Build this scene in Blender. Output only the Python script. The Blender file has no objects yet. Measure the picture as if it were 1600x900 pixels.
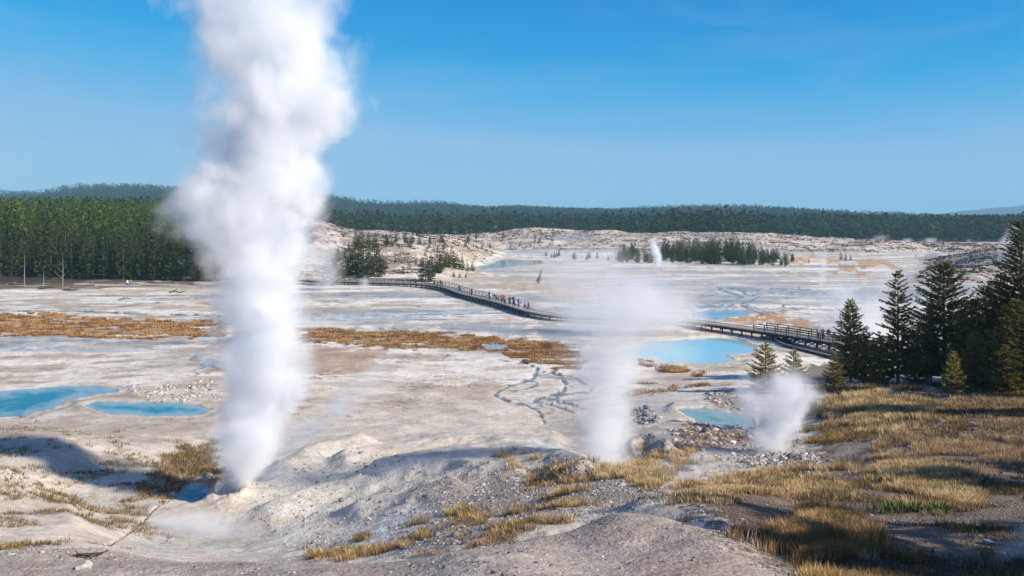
import bpy, math, random
import numpy as np
from mathutils import Vector, Matrix

sc = bpy.context.scene
COL = sc.collection
EYE = 19.5          # eye height above the basin floor
FPX = 1400.0        # focal length in photo pixels (1600 wide)
HOR = 340.0         # photo row of the horizon
FAST = False

# ---------------------------------------------------------------- camera
cam_d = bpy.data.cameras.new("camera"); cam = bpy.data.objects.new("camera", cam_d); COL.objects.link(cam)
cam.location = (0, 0, EYE); cam.rotation_euler = (math.radians(90), 0, 0)
cam_d.sensor_width = 36; cam_d.lens = 36 * FPX / 1600.0
cam_d.shift_y = -(450 - HOR) / 1600.0
cam_d.clip_start = 0.1; cam_d.clip_end = 60000
sc.camera = cam

# ---------------------------------------------------------------- sky, sun, exposure
SUN_AZ, SUN_EL = math.radians(112), math.radians(30)   # clockwise from the viewing direction
world = bpy.data.worlds.new("World"); sc.world = world; world.use_nodes = True
wt = world.node_tree; bg = wt.nodes["Background"]
sky = wt.nodes.new("ShaderNodeTexSky"); sky.sky_type = 'NISHITA'; sky.sun_disc = False
sky.sun_elevation = SUN_EL; sky.sun_rotation = SUN_AZ
sky.altitude = 2300; sky.air_density = 1.0; sky.dust_density = 0.0; sky.ozone_density = 2.0
# the photograph's deep azure: bend each channel of the sky, with red added overhead to warm the shadows
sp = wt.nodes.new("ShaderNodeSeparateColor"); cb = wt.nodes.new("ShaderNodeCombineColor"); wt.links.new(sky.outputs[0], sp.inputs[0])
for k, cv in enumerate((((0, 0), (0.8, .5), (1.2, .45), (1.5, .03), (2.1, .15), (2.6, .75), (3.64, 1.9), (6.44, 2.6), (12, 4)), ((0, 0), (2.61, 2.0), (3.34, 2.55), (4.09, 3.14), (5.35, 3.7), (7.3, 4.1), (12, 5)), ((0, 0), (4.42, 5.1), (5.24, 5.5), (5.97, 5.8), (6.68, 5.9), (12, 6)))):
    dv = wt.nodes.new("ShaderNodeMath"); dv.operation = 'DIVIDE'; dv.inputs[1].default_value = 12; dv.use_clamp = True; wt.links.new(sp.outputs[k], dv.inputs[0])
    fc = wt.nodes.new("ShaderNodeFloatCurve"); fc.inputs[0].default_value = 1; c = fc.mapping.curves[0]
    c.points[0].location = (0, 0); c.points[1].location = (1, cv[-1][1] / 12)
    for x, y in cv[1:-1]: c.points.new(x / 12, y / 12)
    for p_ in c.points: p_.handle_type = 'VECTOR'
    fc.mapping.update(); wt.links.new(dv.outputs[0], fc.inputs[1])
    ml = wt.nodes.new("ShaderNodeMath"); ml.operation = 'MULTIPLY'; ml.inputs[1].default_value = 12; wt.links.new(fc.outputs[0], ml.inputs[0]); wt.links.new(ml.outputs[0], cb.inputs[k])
# faint veils of high cloud
tcw = wt.nodes.new("ShaderNodeTexCoord"); mpw = wt.nodes.new("ShaderNodeMapping"); mpw.inputs["Scale"].default_value = (1.2, 1.2, 7.0); mpw.inputs["Rotation"].default_value = (0.0, 0.35, 0.3)
nw = wt.nodes.new("ShaderNodeTexNoise"); nw.inputs["Scale"].default_value = 1.6; nw.inputs["Detail"].default_value = 6; nw.inputs["Roughness"].default_value = .6; nw.inputs["Distortion"].default_value = .5
mr = wt.nodes.new("ShaderNodeMapRange"); mr.inputs[1].default_value = .50; mr.inputs[2].default_value = .80; mr.inputs[4].default_value = .16
mxw = wt.nodes.new("ShaderNodeMix"); mxw.data_type = 'RGBA'; mxw.inputs[7].default_value = (4.6, 5.2, 6.0, 1)
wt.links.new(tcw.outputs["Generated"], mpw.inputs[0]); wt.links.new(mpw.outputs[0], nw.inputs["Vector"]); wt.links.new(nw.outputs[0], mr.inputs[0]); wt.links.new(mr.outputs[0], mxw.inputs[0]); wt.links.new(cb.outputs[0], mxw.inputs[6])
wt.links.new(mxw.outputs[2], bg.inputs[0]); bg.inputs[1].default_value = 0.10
sun_d = bpy.data.lights.new("sun", 'SUN'); sun_d.energy = 5.0; sun_d.angle = math.radians(0.5); sun_d.color = (1.0, 0.90, 0.77)
sun = bpy.data.objects.new("sun", sun_d); COL.objects.link(sun)
SUNV = Vector((math.sin(SUN_AZ) * math.cos(SUN_EL), math.cos(SUN_AZ) * math.cos(SUN_EL), math.sin(SUN_EL)))
sun.rotation_euler = (-SUNV).to_track_quat('-Z', 'Y').to_euler(); sun.location = (60, -30, 80)
sc.view_settings.view_transform = 'Standard'; sc.view_settings.look = 'None'
sc.view_settings.gamma = 1.0; sc.view_settings.exposure = 0.45
sc.view_settings.use_curve_mapping = False
cy = sc.cycles
cy.max_bounces = 14; cy.diffuse_bounces = 2; cy.glossy_bounces = 2; cy.transmission_bounces = 2
cy.transparent_max_bounces = 16; cy.volume_bounces = 12
cy.caustics_reflective = False; cy.caustics_refractive = False
cy.use_denoising = True
cy.volume_step_rate = 1.0; cy.volume_max_steps = 160
cy.use_adaptive_sampling = True; cy.adaptive_threshold = 0.02

# ---------------------------------------------------------------- numpy noise
def _hash(ix, iy, s):
    h = (ix.astype(np.int64) * 374761393 + iy.astype(np.int64) * 668265263 + s * 1442695041) & 0xffffffff
    h = ((h ^ (h >> 13)) * 1274126177) & 0xffffffff
    return ((h ^ (h >> 16)) & 0xffff) / 65535.0
def vnoise(x, y, s=0):
    ix = np.floor(x); iy = np.floor(y); fx = x - ix; fy = y - iy
    fx = fx * fx * fx * (fx * (fx * 6 - 15) + 10); fy = fy * fy * fy * (fy * (fy * 6 - 15) + 10)
    ix = ix.astype(np.int64); iy = iy.astype(np.int64)
    a = _hash(ix, iy, s); b = _hash(ix + 1, iy, s); c = _hash(ix, iy + 1, s); d = _hash(ix + 1, iy + 1, s)
    return (a * (1 - fx) + b * fx) * (1 - fy) + (c * (1 - fx) + d * fx) * fy
def fbm(x, y, s=0, octs=4, gain=0.5):
    v = 0; amp = 1; tot = 0
    c, sn = 0.8, 0.6
    for o in range(octs):
        v = v + amp * vnoise(x, y, s + o * 17); tot += amp
        x, y = (c * x - sn * y) * 2.03 + 13.7, (sn * x + c * y) * 2.03 + 7.1
        amp *= gain
    return v / tot          # 0..1, mean .5
def sstep(a, b, x):
    t = np.clip((x - a) / (b - a), 0, 1); return t * t * (3 - 2 * t)

# ---------------------------------------------------------------- mesh helpers
def mesh_np(name, V, F, mat=None, smooth=False, attrs=None, col=None):
    """V (n,3), F (m,k) same-sided faces"""
    V = np.asarray(V, np.float32); F = np.asarray(F, np.int32)
    me = bpy.data.meshes.new(name)
    me.vertices.add(len(V)); me.vertices.foreach_set("co", V.ravel())
    k = F.shape[1]
    me.loops.add(F.size); me.loops.foreach_set("vertex_index", F.ravel())
    me.polygons.add(len(F)); me.polygons.foreach_set("loop_start", np.arange(0, F.size, k, dtype=np.int32))
    me.polygons.foreach_set("loop_total", np.full(len(F), k, np.int32))
    if smooth: me.polygons.foreach_set("use_smooth", np.ones(len(F), bool))
    me.update(calc_edges=True)
    if col is not None:
        a = me.attributes.new("tint", 'FLOAT_COLOR', 'POINT')
        c = np.ones((len(V), 4), np.float32); c[:, :3] = col
        a.data.foreach_set("color", c.ravel())
    for n, v in (attrs or {}).items():
        a = me.attributes.new(n, 'FLOAT', 'POINT'); a.data.foreach_set("value", np.asarray(v, np.float32))
    if mat: me.materials.append(mat)
    return me
def link(name, me, parent=None, loc=(0, 0, 0)):
    o = bpy.data.objects.new(name, me); COL.objects.link(o); o.location = loc
    if parent: o.parent = parent
    return o
def tag(o, label=None, cat=None, group=None, kind=None):
    if label: o["label"] = label
    if cat: o["category"] = cat
    if group: o["group"] = group
    if kind: o["kind"] = kind
    return o
def empty(name, loc):
    o = bpy.data.objects.new(name, None); COL.objects.link(o); o.location = loc; o.empty_display_size = 0.3
    return o
class MB:
    def __init__(s): s.v = []; s.f = []
    def quad(s, a, b, c, d):
        n = len(s.v); s.v += [tuple(a), tuple(b), tuple(c), tuple(d)]; s.f.append((n, n + 1, n + 2, n + 3))
    def tri(s, a, b, c): n = len(s.v); s.v += [tuple(a), tuple(b), tuple(c)]; s.f.append((n, n + 1, n + 2))
    def bar(s, p, q, w, h):
        """box beam from p to q; w across, h along up"""
        p = Vector(p); q = Vector(q); d = (q - p)
        if d.length < 1e-6: return
        d.normalize(); up = Vector((0, 0, 1))
        if abs(d.z) > 0.95: up = Vector((0, 1, 0))
        r = d.cross(up).normalized() * w / 2; u = r.cross(d).normalized() * h / 2
        n = len(s.v)
        for c in (p, q):
            for a, b in ((-1, -1), (1, -1), (1, 1), (-1, 1)): s.v.append(tuple(c + r * a + u * b))
        for f in ((0, 1, 2, 3), (7, 6, 5, 4), (0, 4, 5, 1), (1, 5, 6, 2), (2, 6, 7, 3), (3, 7, 4, 0)): s.f.append(tuple(n + i for i in f))
    def tube(s, pts, radii, seg=6, cap=True):
        n0 = len(s.v); k = len(pts)
        for i, p in enumerate(pts):
            p = Vector(p); d = Vector(pts[min(i + 1, k - 1)]) - Vector(pts[max(i - 1, 0)])
            if d.length < 1e-9: d = Vector((0, 0, 1))
            d.normalize(); ref = Vector((0, 1, 0)) if abs(d.y) < 0.9 else Vector((1, 0, 0))
            a = d.cross(ref).normalized(); b = d.cross(a)
            for j in range(seg):
                t = 2 * math.pi * j / seg
                s.v.append(tuple(p + (a * math.cos(t) + b * math.sin(t)) * radii[i]))
        for i in range(k - 1):
            for j in range(seg):
                s.f.append((n0 + i * seg + j, n0 + i * seg + (j + 1) % seg, n0 + (i + 1) * seg + (j + 1) % seg, n0 + (i + 1) * seg + j))
        if cap:
            s.f.append(tuple(n0 + j for j in range(seg))); s.f.append(tuple(n0 + (k - 1) * seg + j for j in reversed(range(seg))))
    def mesh(s, name, mat=None, smooth=False):
        me = bpy.data.meshes.new(name); me.from_pydata(s.v, [], s.f); me.update()
        if smooth: me.polygons.foreach_set("use_smooth", [True] * len(me.polygons))
        if mat: me.materials.append(mat)
        return me
    def build(s, name, mat=None, parent=None, smooth=False, loc=(0, 0, 0)): return link(name, s.mesh(name, mat, smooth), parent, loc)

# ---------------------------------------------------------------- material helpers
class NT:
    def __init__(s, mat): s.t = mat.node_tree; s.n = s.t.nodes
    def new(s, ty, **kw):
        n = s.n.new(ty)
        for k, v in kw.items(): setattr(n, k, v)
        return n
    def set(s, sock, v):
        if isinstance(v, bpy.types.NodeSocket): s.t.links.new(v, sock)
        elif v is not None: sock.default_value = v
    def math(s, op, a, b=None, c=None, clamp=False):
        n = s.new("ShaderNodeMath", operation=op, use_clamp=clamp); s.set(n.inputs[0], a); s.set(n.inputs[1], b); s.set(n.inputs[2], c); return n.outputs[0]
    def noise(s, vec, scale, detail=3, rough=0.5, dist=0.0, dim='3D'):
        n = s.new("ShaderNodeTexNoise", noise_dimensions=dim); s.set(n.inputs["Vector"], vec); s.set(n.inputs["Scale"], scale)
        n.inputs["Detail"].default_value = detail; n.inputs["Roughness"].default_value = rough; n.inputs["Distortion"].default_value = dist
        return n.outputs[0]
    def attr(s, name, fac=True):
        n = s.new("ShaderNodeAttribute", attribute_name=name); return n.outputs["Fac"] if fac else n.outputs["Color"]
    def range(s, v, a, b, c=0.0, d=1.0, smooth=False):
        n = s.new("ShaderNodeMapRange"); n.interpolation_type = 'SMOOTHSTEP' if smooth else 'LINEAR'
        s.set(n.inputs[0], v); s.set(n.inputs[1], a); s.set(n.inputs[2], b); s.set(n.inputs[3], c); s.set(n.inputs[4], d); return n.outputs[0]
    def mix(s, f, a, b, blend='MIX'):
        n = s.new("ShaderNodeMix", data_type='RGBA', blend_type=blend); s.set(n.inputs[0], f)
        for sock, v in ((n.inputs[6], a), (n.inputs[7], b)):
            if isinstance(v, (tuple, list)): v = (*v[:3], 1.0)
            s.set(sock, v)
        return n.outputs[2]
def newmat(name):
    m = bpy.data.materials.new(name); m.use_nodes = True
    return m, NT(m), m.node_tree.nodes["Principled BSDF"]
def simple(name, col, rough=0.85, var=0.25, scale=3.0, use_tint=False, rnd=0.0, spec=0.3):
    m, t, b = newmat(name)
    tc = t.new("ShaderNodeTexCoord").outputs["Object"]
    f = t.noise(tc, scale, 3)
    c = t.attr("tint", False) if use_tint else (*col, 1.0)
    g = t.range(f, 0.25, 0.75, 1 - var, 1 + var)
    if rnd:
        oi = t.new("ShaderNodeObjectInfo").outputs["Random"]
        g = t.math('MULTIPLY', g, t.range(oi, 0, 1, 1 - rnd, 1 + rnd))
    cc = t.new("ShaderNodeVectorMath", operation='SCALE'); t.set(cc.inputs[0], c if not isinstance(c, tuple) else c[:3]); t.set(cc.inputs["Scale"], g)
    t.set(b.inputs["Base Color"], cc.outputs[0]); b.inputs["Roughness"].default_value = rough
    b.inputs["Specular IOR Level"].default_value = spec
    return m
# ================================================================= terrain
# survey points of the near hillside: (photo column, photo row, depth in metres) -> height
_S = [
 # near mound
 (-300,905,14),(0,905,13),(300,905,13),(600,905,12.5),(900,900,11.5),(1100,900,11.5),(1280,905,13),
 (960,806,18),(1050,815,16.8),(1150,842,15.5),(1285,893,14),(830,842,17),(700,872,16),(560,885,15.5),(400,884,16),(300,885,17),(170,866,19),(60,864,21),
 (900,850,15),(1020,850,14.5),(450,935,18.5),(300,915,21),
 (960,855,20.5),(895,872,20),(830,892,19.5),(765,905,19),(700,930,18.5),(620,935,18),(560,932,18),(1050,838,19.5),(1150,868,17.6),(1230,890,16.2),
 (960,796,25),(895,812,24),(830,826,23.5),(765,845,23),(700,860,23),(620,872,24),(560,879,24.5),(1000,787,26),
 # lower left slope, plume-shadow hollow
 (0,858,24),(100,858,25),(0,800,33),(120,810,33),(0,745,43),(-200,860,23),(-300,745,43),(0,702,55),(90,691,56.5),(-300,695,58),(0,672,76),(-300,660,84),
 (200,840,34),(250,793,45.5),(150,765,50.5),(120,735,53),(60,775,46.5),(130,797,44.5),(230,728,56),(200,682,68),(320,668,77),(100,668,78),
 # bowl, vent, geyser hill
 (300,845,38),(400,838,40),(340,815,43),(280,862,32),(420,870,31),(170,850,29),(350,768,49),(300,772,50),(300,740,56),
 (450,742,54),(520,704,62),(480,800,44),(590,742,52),(560,825,37),(600,862,27),(500,868,27.5),(700,822,29),(650,780,40),(700,744,46),
 (450,690,70),(560,680,73),(330,708,64),
 (790,722,51),(640,705,62),(860,690,66),(760,686,69),(860,672,80),(700,668,80),(600,660,84),
 (880,735,47),(850,785,31),(770,822,27),(900,772,30),(1000,778,24),(940,752,35),(1000,742,38),(1065,772,27),
 (930,728,50),(990,699,57),(1010,722,47),(1100,700,56),(1200,712,51),(1100,738,42),(1200,738,41),(940,690,63),(960,660,76),
 (1030,668,70),(1100,666,70),(1060,640,80),(1160,652,76),(1100,616,92),(1010,620,92),(1180,600,98),(900,640,90),(1000,585,112),(1200,572,115),(800,640,91),
 # right hand grass slope
 (1280,652,70),(1280,702,51),(1300,742,38),(1300,792,26),(1200,802,22),(1300,852,18.5),(1120,800,21),(1350,897,16),(1600,905,15),(1600,822,22),(1450,800,25.5),(1450,742,34),(1600,742,35),
 (1400,692,48),(1600,692,47),(1400,642,70),(1600,642,69),(1300,612,87),(1400,600,96),(1500,602,95),(1600,604,95),
 (1900,602,95),(1900,692,47),(1900,742,35),(1900,905,15),
]
pts = []
for px, py, Y in _S:
    x = (px - 800) / FPX * Y; pts.append((x, Y, EYE - (py - HOR) / FPX * Y))
_U = lambda x, y: np.clip(np.arctan2(x, np.maximum(y, 1e-3)), -0.75, 0.75) * 2.2
_Vv = lambda x, y: np.log(np.maximum(np.hypot(x, y), 1.5))
for a in (-0.75, -0.4, 0, 0.4, 0.75):
    for r, z in ((1.5, 17.85), (4, 17.2), (8, 16.0)): pts.append((math.sin(a) * r, math.cos(a) * r, z))
    for r, z in ((128, 0.05), (150, 0), (200, 0)): pts.append((math.sin(a) * r, math.cos(a) * r, z))
for a in (-0.2, 0.1, 0.2, -0.3, 0.3):
    for r in (118, 150): pts.append((math.sin(a) * r, math.cos(a) * r, 0.1))
P = np.array(pts); PU = _U(P[:, 0], P[:, 1]); PV = _Vv(P[:, 0], P[:, 1])
_wz = 1.0
def _ker(d2): return np.where(d2 > 1e-12, d2 * np.log(d2 + 1e-12) * 0.5, 0.0)
n = len(P); D2 = (PU[:, None] - PU[None]) ** 2 + (PV[:, None] - PV[None]) ** 2
A = np.zeros((n + 3, n + 3)); A[:n, :n] = _ker(D2) + np.eye(n) * 0.00015
A[:n, n] = A[n, :n] = 1; A[:n, n + 1] = A[n + 1, :n] = PU; A[:n, n + 2] = A[n + 2, :n] = PV
_W = np.linalg.solve(A, np.concatenate([P[:, 2], [0, 0, 0]]))
def near_hill(x, y):
    u = _U(x, y); v = _Vv(x, y); out = np.empty(x.shape)
    fu = u.ravel(); fv = v.ravel(); fo = out.ravel()
    for i in range(0, len(fu), 20000):
        a = fu[i:i + 20000, None]; b = fv[i:i + 20000, None]
        k = _ker((a - PU[None]) ** 2 + (b - PV[None]) ** 2)
        fo[i:i + 20000] = k @ _W[:n] + _W[n] + _W[n + 1] * a[:, 0] + _W[n + 2] * b[:, 0]
    return fo.reshape(x.shape)
def ridge(px, xs, ys): return np.interp(px, xs, ys)
def far_land(x, y):
    yy = np.maximum(y, 30.0); px = 800 + FPX * np.clip(x / yy, -3, 3); r = np.hypot(x, y)
    z = np.zeros_like(x)
    # forested slope on the left
    side = sstep(560, 430, px)
    z += side * np.interp(r, [266, 300, 350, 500, 700, 1100, 1600, 2000], [0, 2, 5, 11, 14.5, 15, 10, 0])
    # white knoll behind the boardwalk
    kn = np.interp(px, [430, 500, 560, 640, 700, 745, 790], [13, 14, 13.5, 12, 9.5, 4, 0])
    z += (1 - side * 0.0) * kn * sstep(268 + np.clip(px - 690, 0, 200) * 0.5, 385, r) * sstep(620, 440, r) * sstep(430, 500, px)
    # low white ridge across the middle
    lr = np.interp(px, [640, 720, 830, 900, 1000, 1100, 1200, 1300, 1380, 1450], [8, 6, 11.5, 9.5, 8.5, 9.5, 8, 5.5, 4, 2])
    z += lr * sstep(455, 600, r) * sstep(800, 640, r) * sstep(560, 700, px) * (0.75 + 0.5 * fbm(x / 30, y / 30, 5, 3))
    # grey dome, right
    z += 7.0 * np.exp(-((px - 1570) / 95) ** 2 - ((r - 400) / 75) ** 2) + 3.0 * np.exp(-((px - 1500) / 70) ** 2 - ((r - 300) / 40) ** 2)
    # knobbly relief on knoll and ridge
    z += (fbm(x / 9, y / 9, 11, 4) - 0.5) * 2.2 * np.clip(z / 4, 0, 1) * sstep(900, 600, r)
    # wooded ridges kilometres off
    rr = np.interp(px, [-600, -200, 60, 100, 160, 220, 270, 330, 420, 520, 560, 600, 650, 700, 760, 820, 900, 960, 1030, 1100, 1160, 1230, 1300, 1400, 1500, 1700],
                   [318, 316, 312, 303, 297.5, 296, 298, 300, 305, 309, 317, 322, 320, 322, 328, 327, 331, 332, 329, 327, 328, 331, 337, 344, 350, 352])
    h1 = EYE + (HOR - rr) / FPX * 3000 - 12
    z += np.clip(h1, 0, None) * np.exp(-((r - 3000) / 850) ** 2)
    r3 = np.interp(px, [-300, 0, 60, 200, 520, 700, 900, 1200, 1400, 1500, 1800], [341, 341, 342, 338, 334, 335, 337, 336, 338, 345, 346])
    z += np.clip(EYE + (HOR - r3) / FPX * 1900 - 14, 0, None) * np.exp(-((r - 1900) / 380) ** 2)
    r2 = np.interp(px, [-600, -60, 10, 70, 200, 600, 1330, 1390, 1410, 1440, 1470, 1500, 1530, 1560, 1590, 1640, 1720, 2200],
                   [305, 299, 302, 306, 320, 336, 338, 336, 333.5, 335, 334.5, 331, 329, 325.5, 323.5, 321, 317, 330])
    z += np.clip(EYE + (HOR - r2) / FPX * 8000, 0, None) * np.exp(-((r - 8000) / 1100) ** 2)
    z += (fbm(x / 260, y / 260, 21, 3) - 0.5) * 26 * sstep(2100, 3000, r)
    return z
def H_base(x, y):
    x = np.asarray(x, float); y = np.asarray(y, float); r = np.hypot(x, y)
    z = np.zeros_like(x)
    nearm = r < 175
    if nearm.any():
        zn = near_hill(x[nearm], y[nearm]); w = sstep(165, 112, r[nearm]); z[nearm] = zn * w
    farm = r > 240
    if farm.any(): z[farm] += far_land(x[farm], y[farm])
    # basin floor is never perfectly level
    z += (fbm(x / 22, y / 22, 3, 3) - 0.5) * 0.22 * sstep(60, 110, r) * sstep(1500, 300, r)
    k = sstep(110, 70, r)
    z += k * ((fbm(x / 5, y / 5, 31, 4) - 0.5) * 0.55 * sstep(10, 24, r) + (fbm(x / 1.1, y / 1.1, 37, 4) - 0.5) * 0.10 + (fbm(x / .22, y / .22, 39, 2) - 0.5) * 0.022)
    return z

# ---- polar grid, dense where the photo looks, running right round and out to the horizon
pxs = np.arange(-180, 1781, 2.0); th_in = np.arctan((pxs - 800) / FPX)
th_l = np.linspace(-math.pi, th_in[0], 46)[:-1]; th_r = np.linspace(th_in[-1], math.pi, 46)[1:-1]
TH = np.concatenate([th_l, th_in, th_r])
rs = list(np.geomspace(0.4, 9, 16)[:-1]); r = 9.0
while r < 12000:
    rs.append(r); r *= 1.0046 if r < 300 else (1.0085 if r < 1200 else 1.028)
RS = np.array(rs); NR, NTH = len(RS), len(TH)
GX = RS[:, None] * np.sin(TH)[None]; GY = RS[:, None] * np.cos(TH)[None]
GZ = H_base(GX, GY)
GR = np.hypot(GX, GY)
front = GY > 0.3
PX = np.where(front, 800 + FPX * GX / np.maximum(GY, 0.3), -9999.0)
PY = np.where(front, HOR + FPX * (EYE - GZ) / np.maximum(GY, 0.3), 9999.0)
PYF = HOR + FPX * EYE / np.maximum(GR, 0.3)

def sdf_poly(poly, X, Y, ky=1.0):
    """signed distance (positive inside)"""
    p = np.array(poly, float) * (1, ky); Yk = Y * ky
    d = np.full(X.shape, 1e9); ins = np.zeros(X.shape, bool); m = len(p)
    for i in range(m):
        ax, ay = p[i]; bx, by = p[(i + 1) % m]; ex, ey = bx - ax, by - ay
        t = np.clip(((X - ax) * ex + (Yk - ay) * ey) / (ex * ex + ey * ey + 1e-9), 0, 1)
        d = np.minimum(d, np.hypot(X - ax - t * ex, Yk - ay - t * ey))
        if ay != by: ins ^= ((ay > Yk) != (by > Yk)) & (X < (bx - ax) * (Yk - ay) / (by - ay) + ax)
    return np.where(ins, d, -d)
def d_line(line, X, Y, ky=1.0):
    p = np.array(line, float) * (1, ky); Yk = Y * ky; d = np.full(X.shape, 1e9)
    for (ax, ay), (bx, by) in zip(p[:-1], p[1:]):
        ex, ey = bx - ax, by - ay
        t = np.clip(((X - ax) * ex + (Yk - ay) * ey) / (ex * ex + ey * ey + 1e-9), 0, 1)
        d = np.minimum(d, np.hypot(X - ax - t * ex, Yk - ay - t * ey))
    return d
def box_idx(poly, pad=40, rmin=0, rmax=1e9):
    p = np.array(poly, float)
    return np.nonzero((PX > p[:, 0].min() - pad) & (PX < p[:, 0].max() + pad) & (PY > p[:, 1].min() - pad) & (PY < p[:, 1].max() + pad) & (GR > rmin) & (GR < rmax))
# wobble fields on the ground, finer nearby
lr = np.log(GR + 1)
WOB1 = fbm(PX / 26, PYF / 9, 51, 4) - 0.5
WOB2 = fbm(PX / 9, PYF / 3.5, 57, 4) - 0.5
def region(poly, soft=3, warp=14, ky=2.0, rmin=0, rmax=1e9):
    """0..1 mask over the grid of one hand-surveyed patch of ground, with a broken edge"""
    m = np.zeros(GX.shape, np.float32); ii = box_idx(poly, 40, rmin, rmax)
    if len(ii[0]):
        s = sdf_poly(poly, PX[ii], PY[ii], ky) + (WOB1[ii] + WOB2[ii] * 0.8) * warp * 2.6
        m[ii] = sstep(-soft, soft, s)
    return m
def stream(line, w, soft=1.2, warp=3, ky=2.2, rmin=0, rmax=1e9):
    m = np.zeros(GX.shape, np.float32); ii = box_idx(line, 30, rmin, rmax)
    if len(ii[0]):
        s = w * 0.6 - d_line(line, PX[ii] + WOB1[ii] * warp * 2, PY[ii] + WOB2[ii] * warp, ky) + WOB2[ii] * w * 3.2
        m[ii] = sstep(-soft, soft, s)
    return m

# ---- pools: (outline in surveyed columns/rows, water colour, edge colour, level, depth)
POOLS = [
 ("hot_spring_pool", "long turquoise hot spring pool running off the left edge of the photo", [(-170,618),(-20,614),(50,608),(95,603),(150,601),(180,604),(186,609),(150,614),(110,621),(82,632),(40,642),(-30,647),(-170,652)], (0.0,0.155,0.20), None),
 ("hot_spring_pool", "lens-shaped turquoise hot spring pool beside the tall steam column", [(132,636),(150,631),(200,630),(262,628),(310,630),(330,636),(316,642),(250,645),(170,645)], (0.01,0.21,0.25), None),
 ("hot_spring_pool", "milky light blue hot spring pool below the boardwalk", [(958,550),(1000,536),(1060,530),(1120,528),(1165,531),(1184,541),(1170,549),(1130,553),(1150,560),(1110,567),(1050,567),(1000,561),(965,557)], (0.25,0.58,0.72), None),
 ("hot_spring_pool", "small green hot spring pool under the grey rock bank", [(1060,641),(1090,639),(1130,645),(1175,650),(1180,660),(1130,661),(1092,655)], (0.07,0.24,0.17), None),
 ("hot_spring_pool", "dark reflecting pond at the foot of the white knoll", [(730,407),(790,404),(845,407),(850,412),(800,417),(745,415)], (0.10,0.16,0.15), None),
 ("hot_spring_pool", "tiny blue pond among orange sedge", [(752,541),(775,537),(797,540),(785,547),(760,546)], (0.16,0.26,0.33), None),
 ("hot_spring_pool", "braided blue runoff pond beyond the boardwalk near the orange mat", [(1075,489),(1110,483),(1165,485),(1168,492),(1120,498),(1082,497)], (0.10,0.20,0.32), None),
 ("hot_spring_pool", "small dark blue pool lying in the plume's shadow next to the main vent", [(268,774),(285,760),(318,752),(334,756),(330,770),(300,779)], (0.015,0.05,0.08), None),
]
def fold(line, h, w_up, w_dn, rmin, rmax):
    global GZ
    ii = box_idx(line, 60, rmin, rmax); X, Y_ = PX[ii], PY[ii]; p = np.array(line, float)
    d = d_line(line, X, Y_, 1.6); yl = np.interp(X, p[:, 0], p[:, 1]); w = np.where(Y_ < yl, w_up, w_dn)
    GZ[ii] += h * np.exp(-(d / w) ** 2)
fold([(600,742),(700,724),(790,716),(860,724),(905,742)], 1.0, 9, 34, 38, 70)
fold([(540,722),(640,706),(740,694),(860,688)], 0.8, 8, 22, 52, 90)
fold([(440,735),(500,706),(560,690)], 0.7, 10, 24, 50, 90)
fold([(560,800),(640,772),(700,762)], 0.5, 10, 26, 30, 60)
fold([(420,800),(500,770),(560,760)], 0.5, 10, 26, 30, 60)
fold([(985,704),(1005,694),(1040,704)], 0.7, 8, 14, 40, 70)
fold([(-100,750),(0,746),(60,768),(110,792)], 0.5, 8, 26, 25, 50)
fold([(640,748),(720,742),(800,742)], 0.3, 8, 16, 30, 60)
pool_masks = []; WLEV = []
for nm, lb, poly, colr, _ in POOLS:
    rmin = 42 if poly[0][1] > 750 else 60
    ii = box_idx(poly, 40, rmin, 700)
    s = np.full(GX.shape, -99.0, np.float32)
    s[ii] = sdf_poly(poly, PX[ii], PY[ii], 2.0) + (WOB1[ii] + WOB2[ii] * 0.7) * 7
    lev = float(np.percentile(GZ[s > 0], 30)) - 0.05
    WLEV.append(lev); pool_masks.append(s)
poly_near = lambda lev: lev < 3.5
for s, lev in zip(pool_masks, WLEV):
    near = sstep(-26, -5, s) if poly_near(lev) else sstep(-12, -3, s)
    GZ = GZ * (1 - near) + (lev + 0.10 + (GZ - lev) * 0.05) * near
    GZ -= sstep(-3.5, 2.0, s) * 0.16 + sstep(2, 16, s) * 0.35
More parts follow.
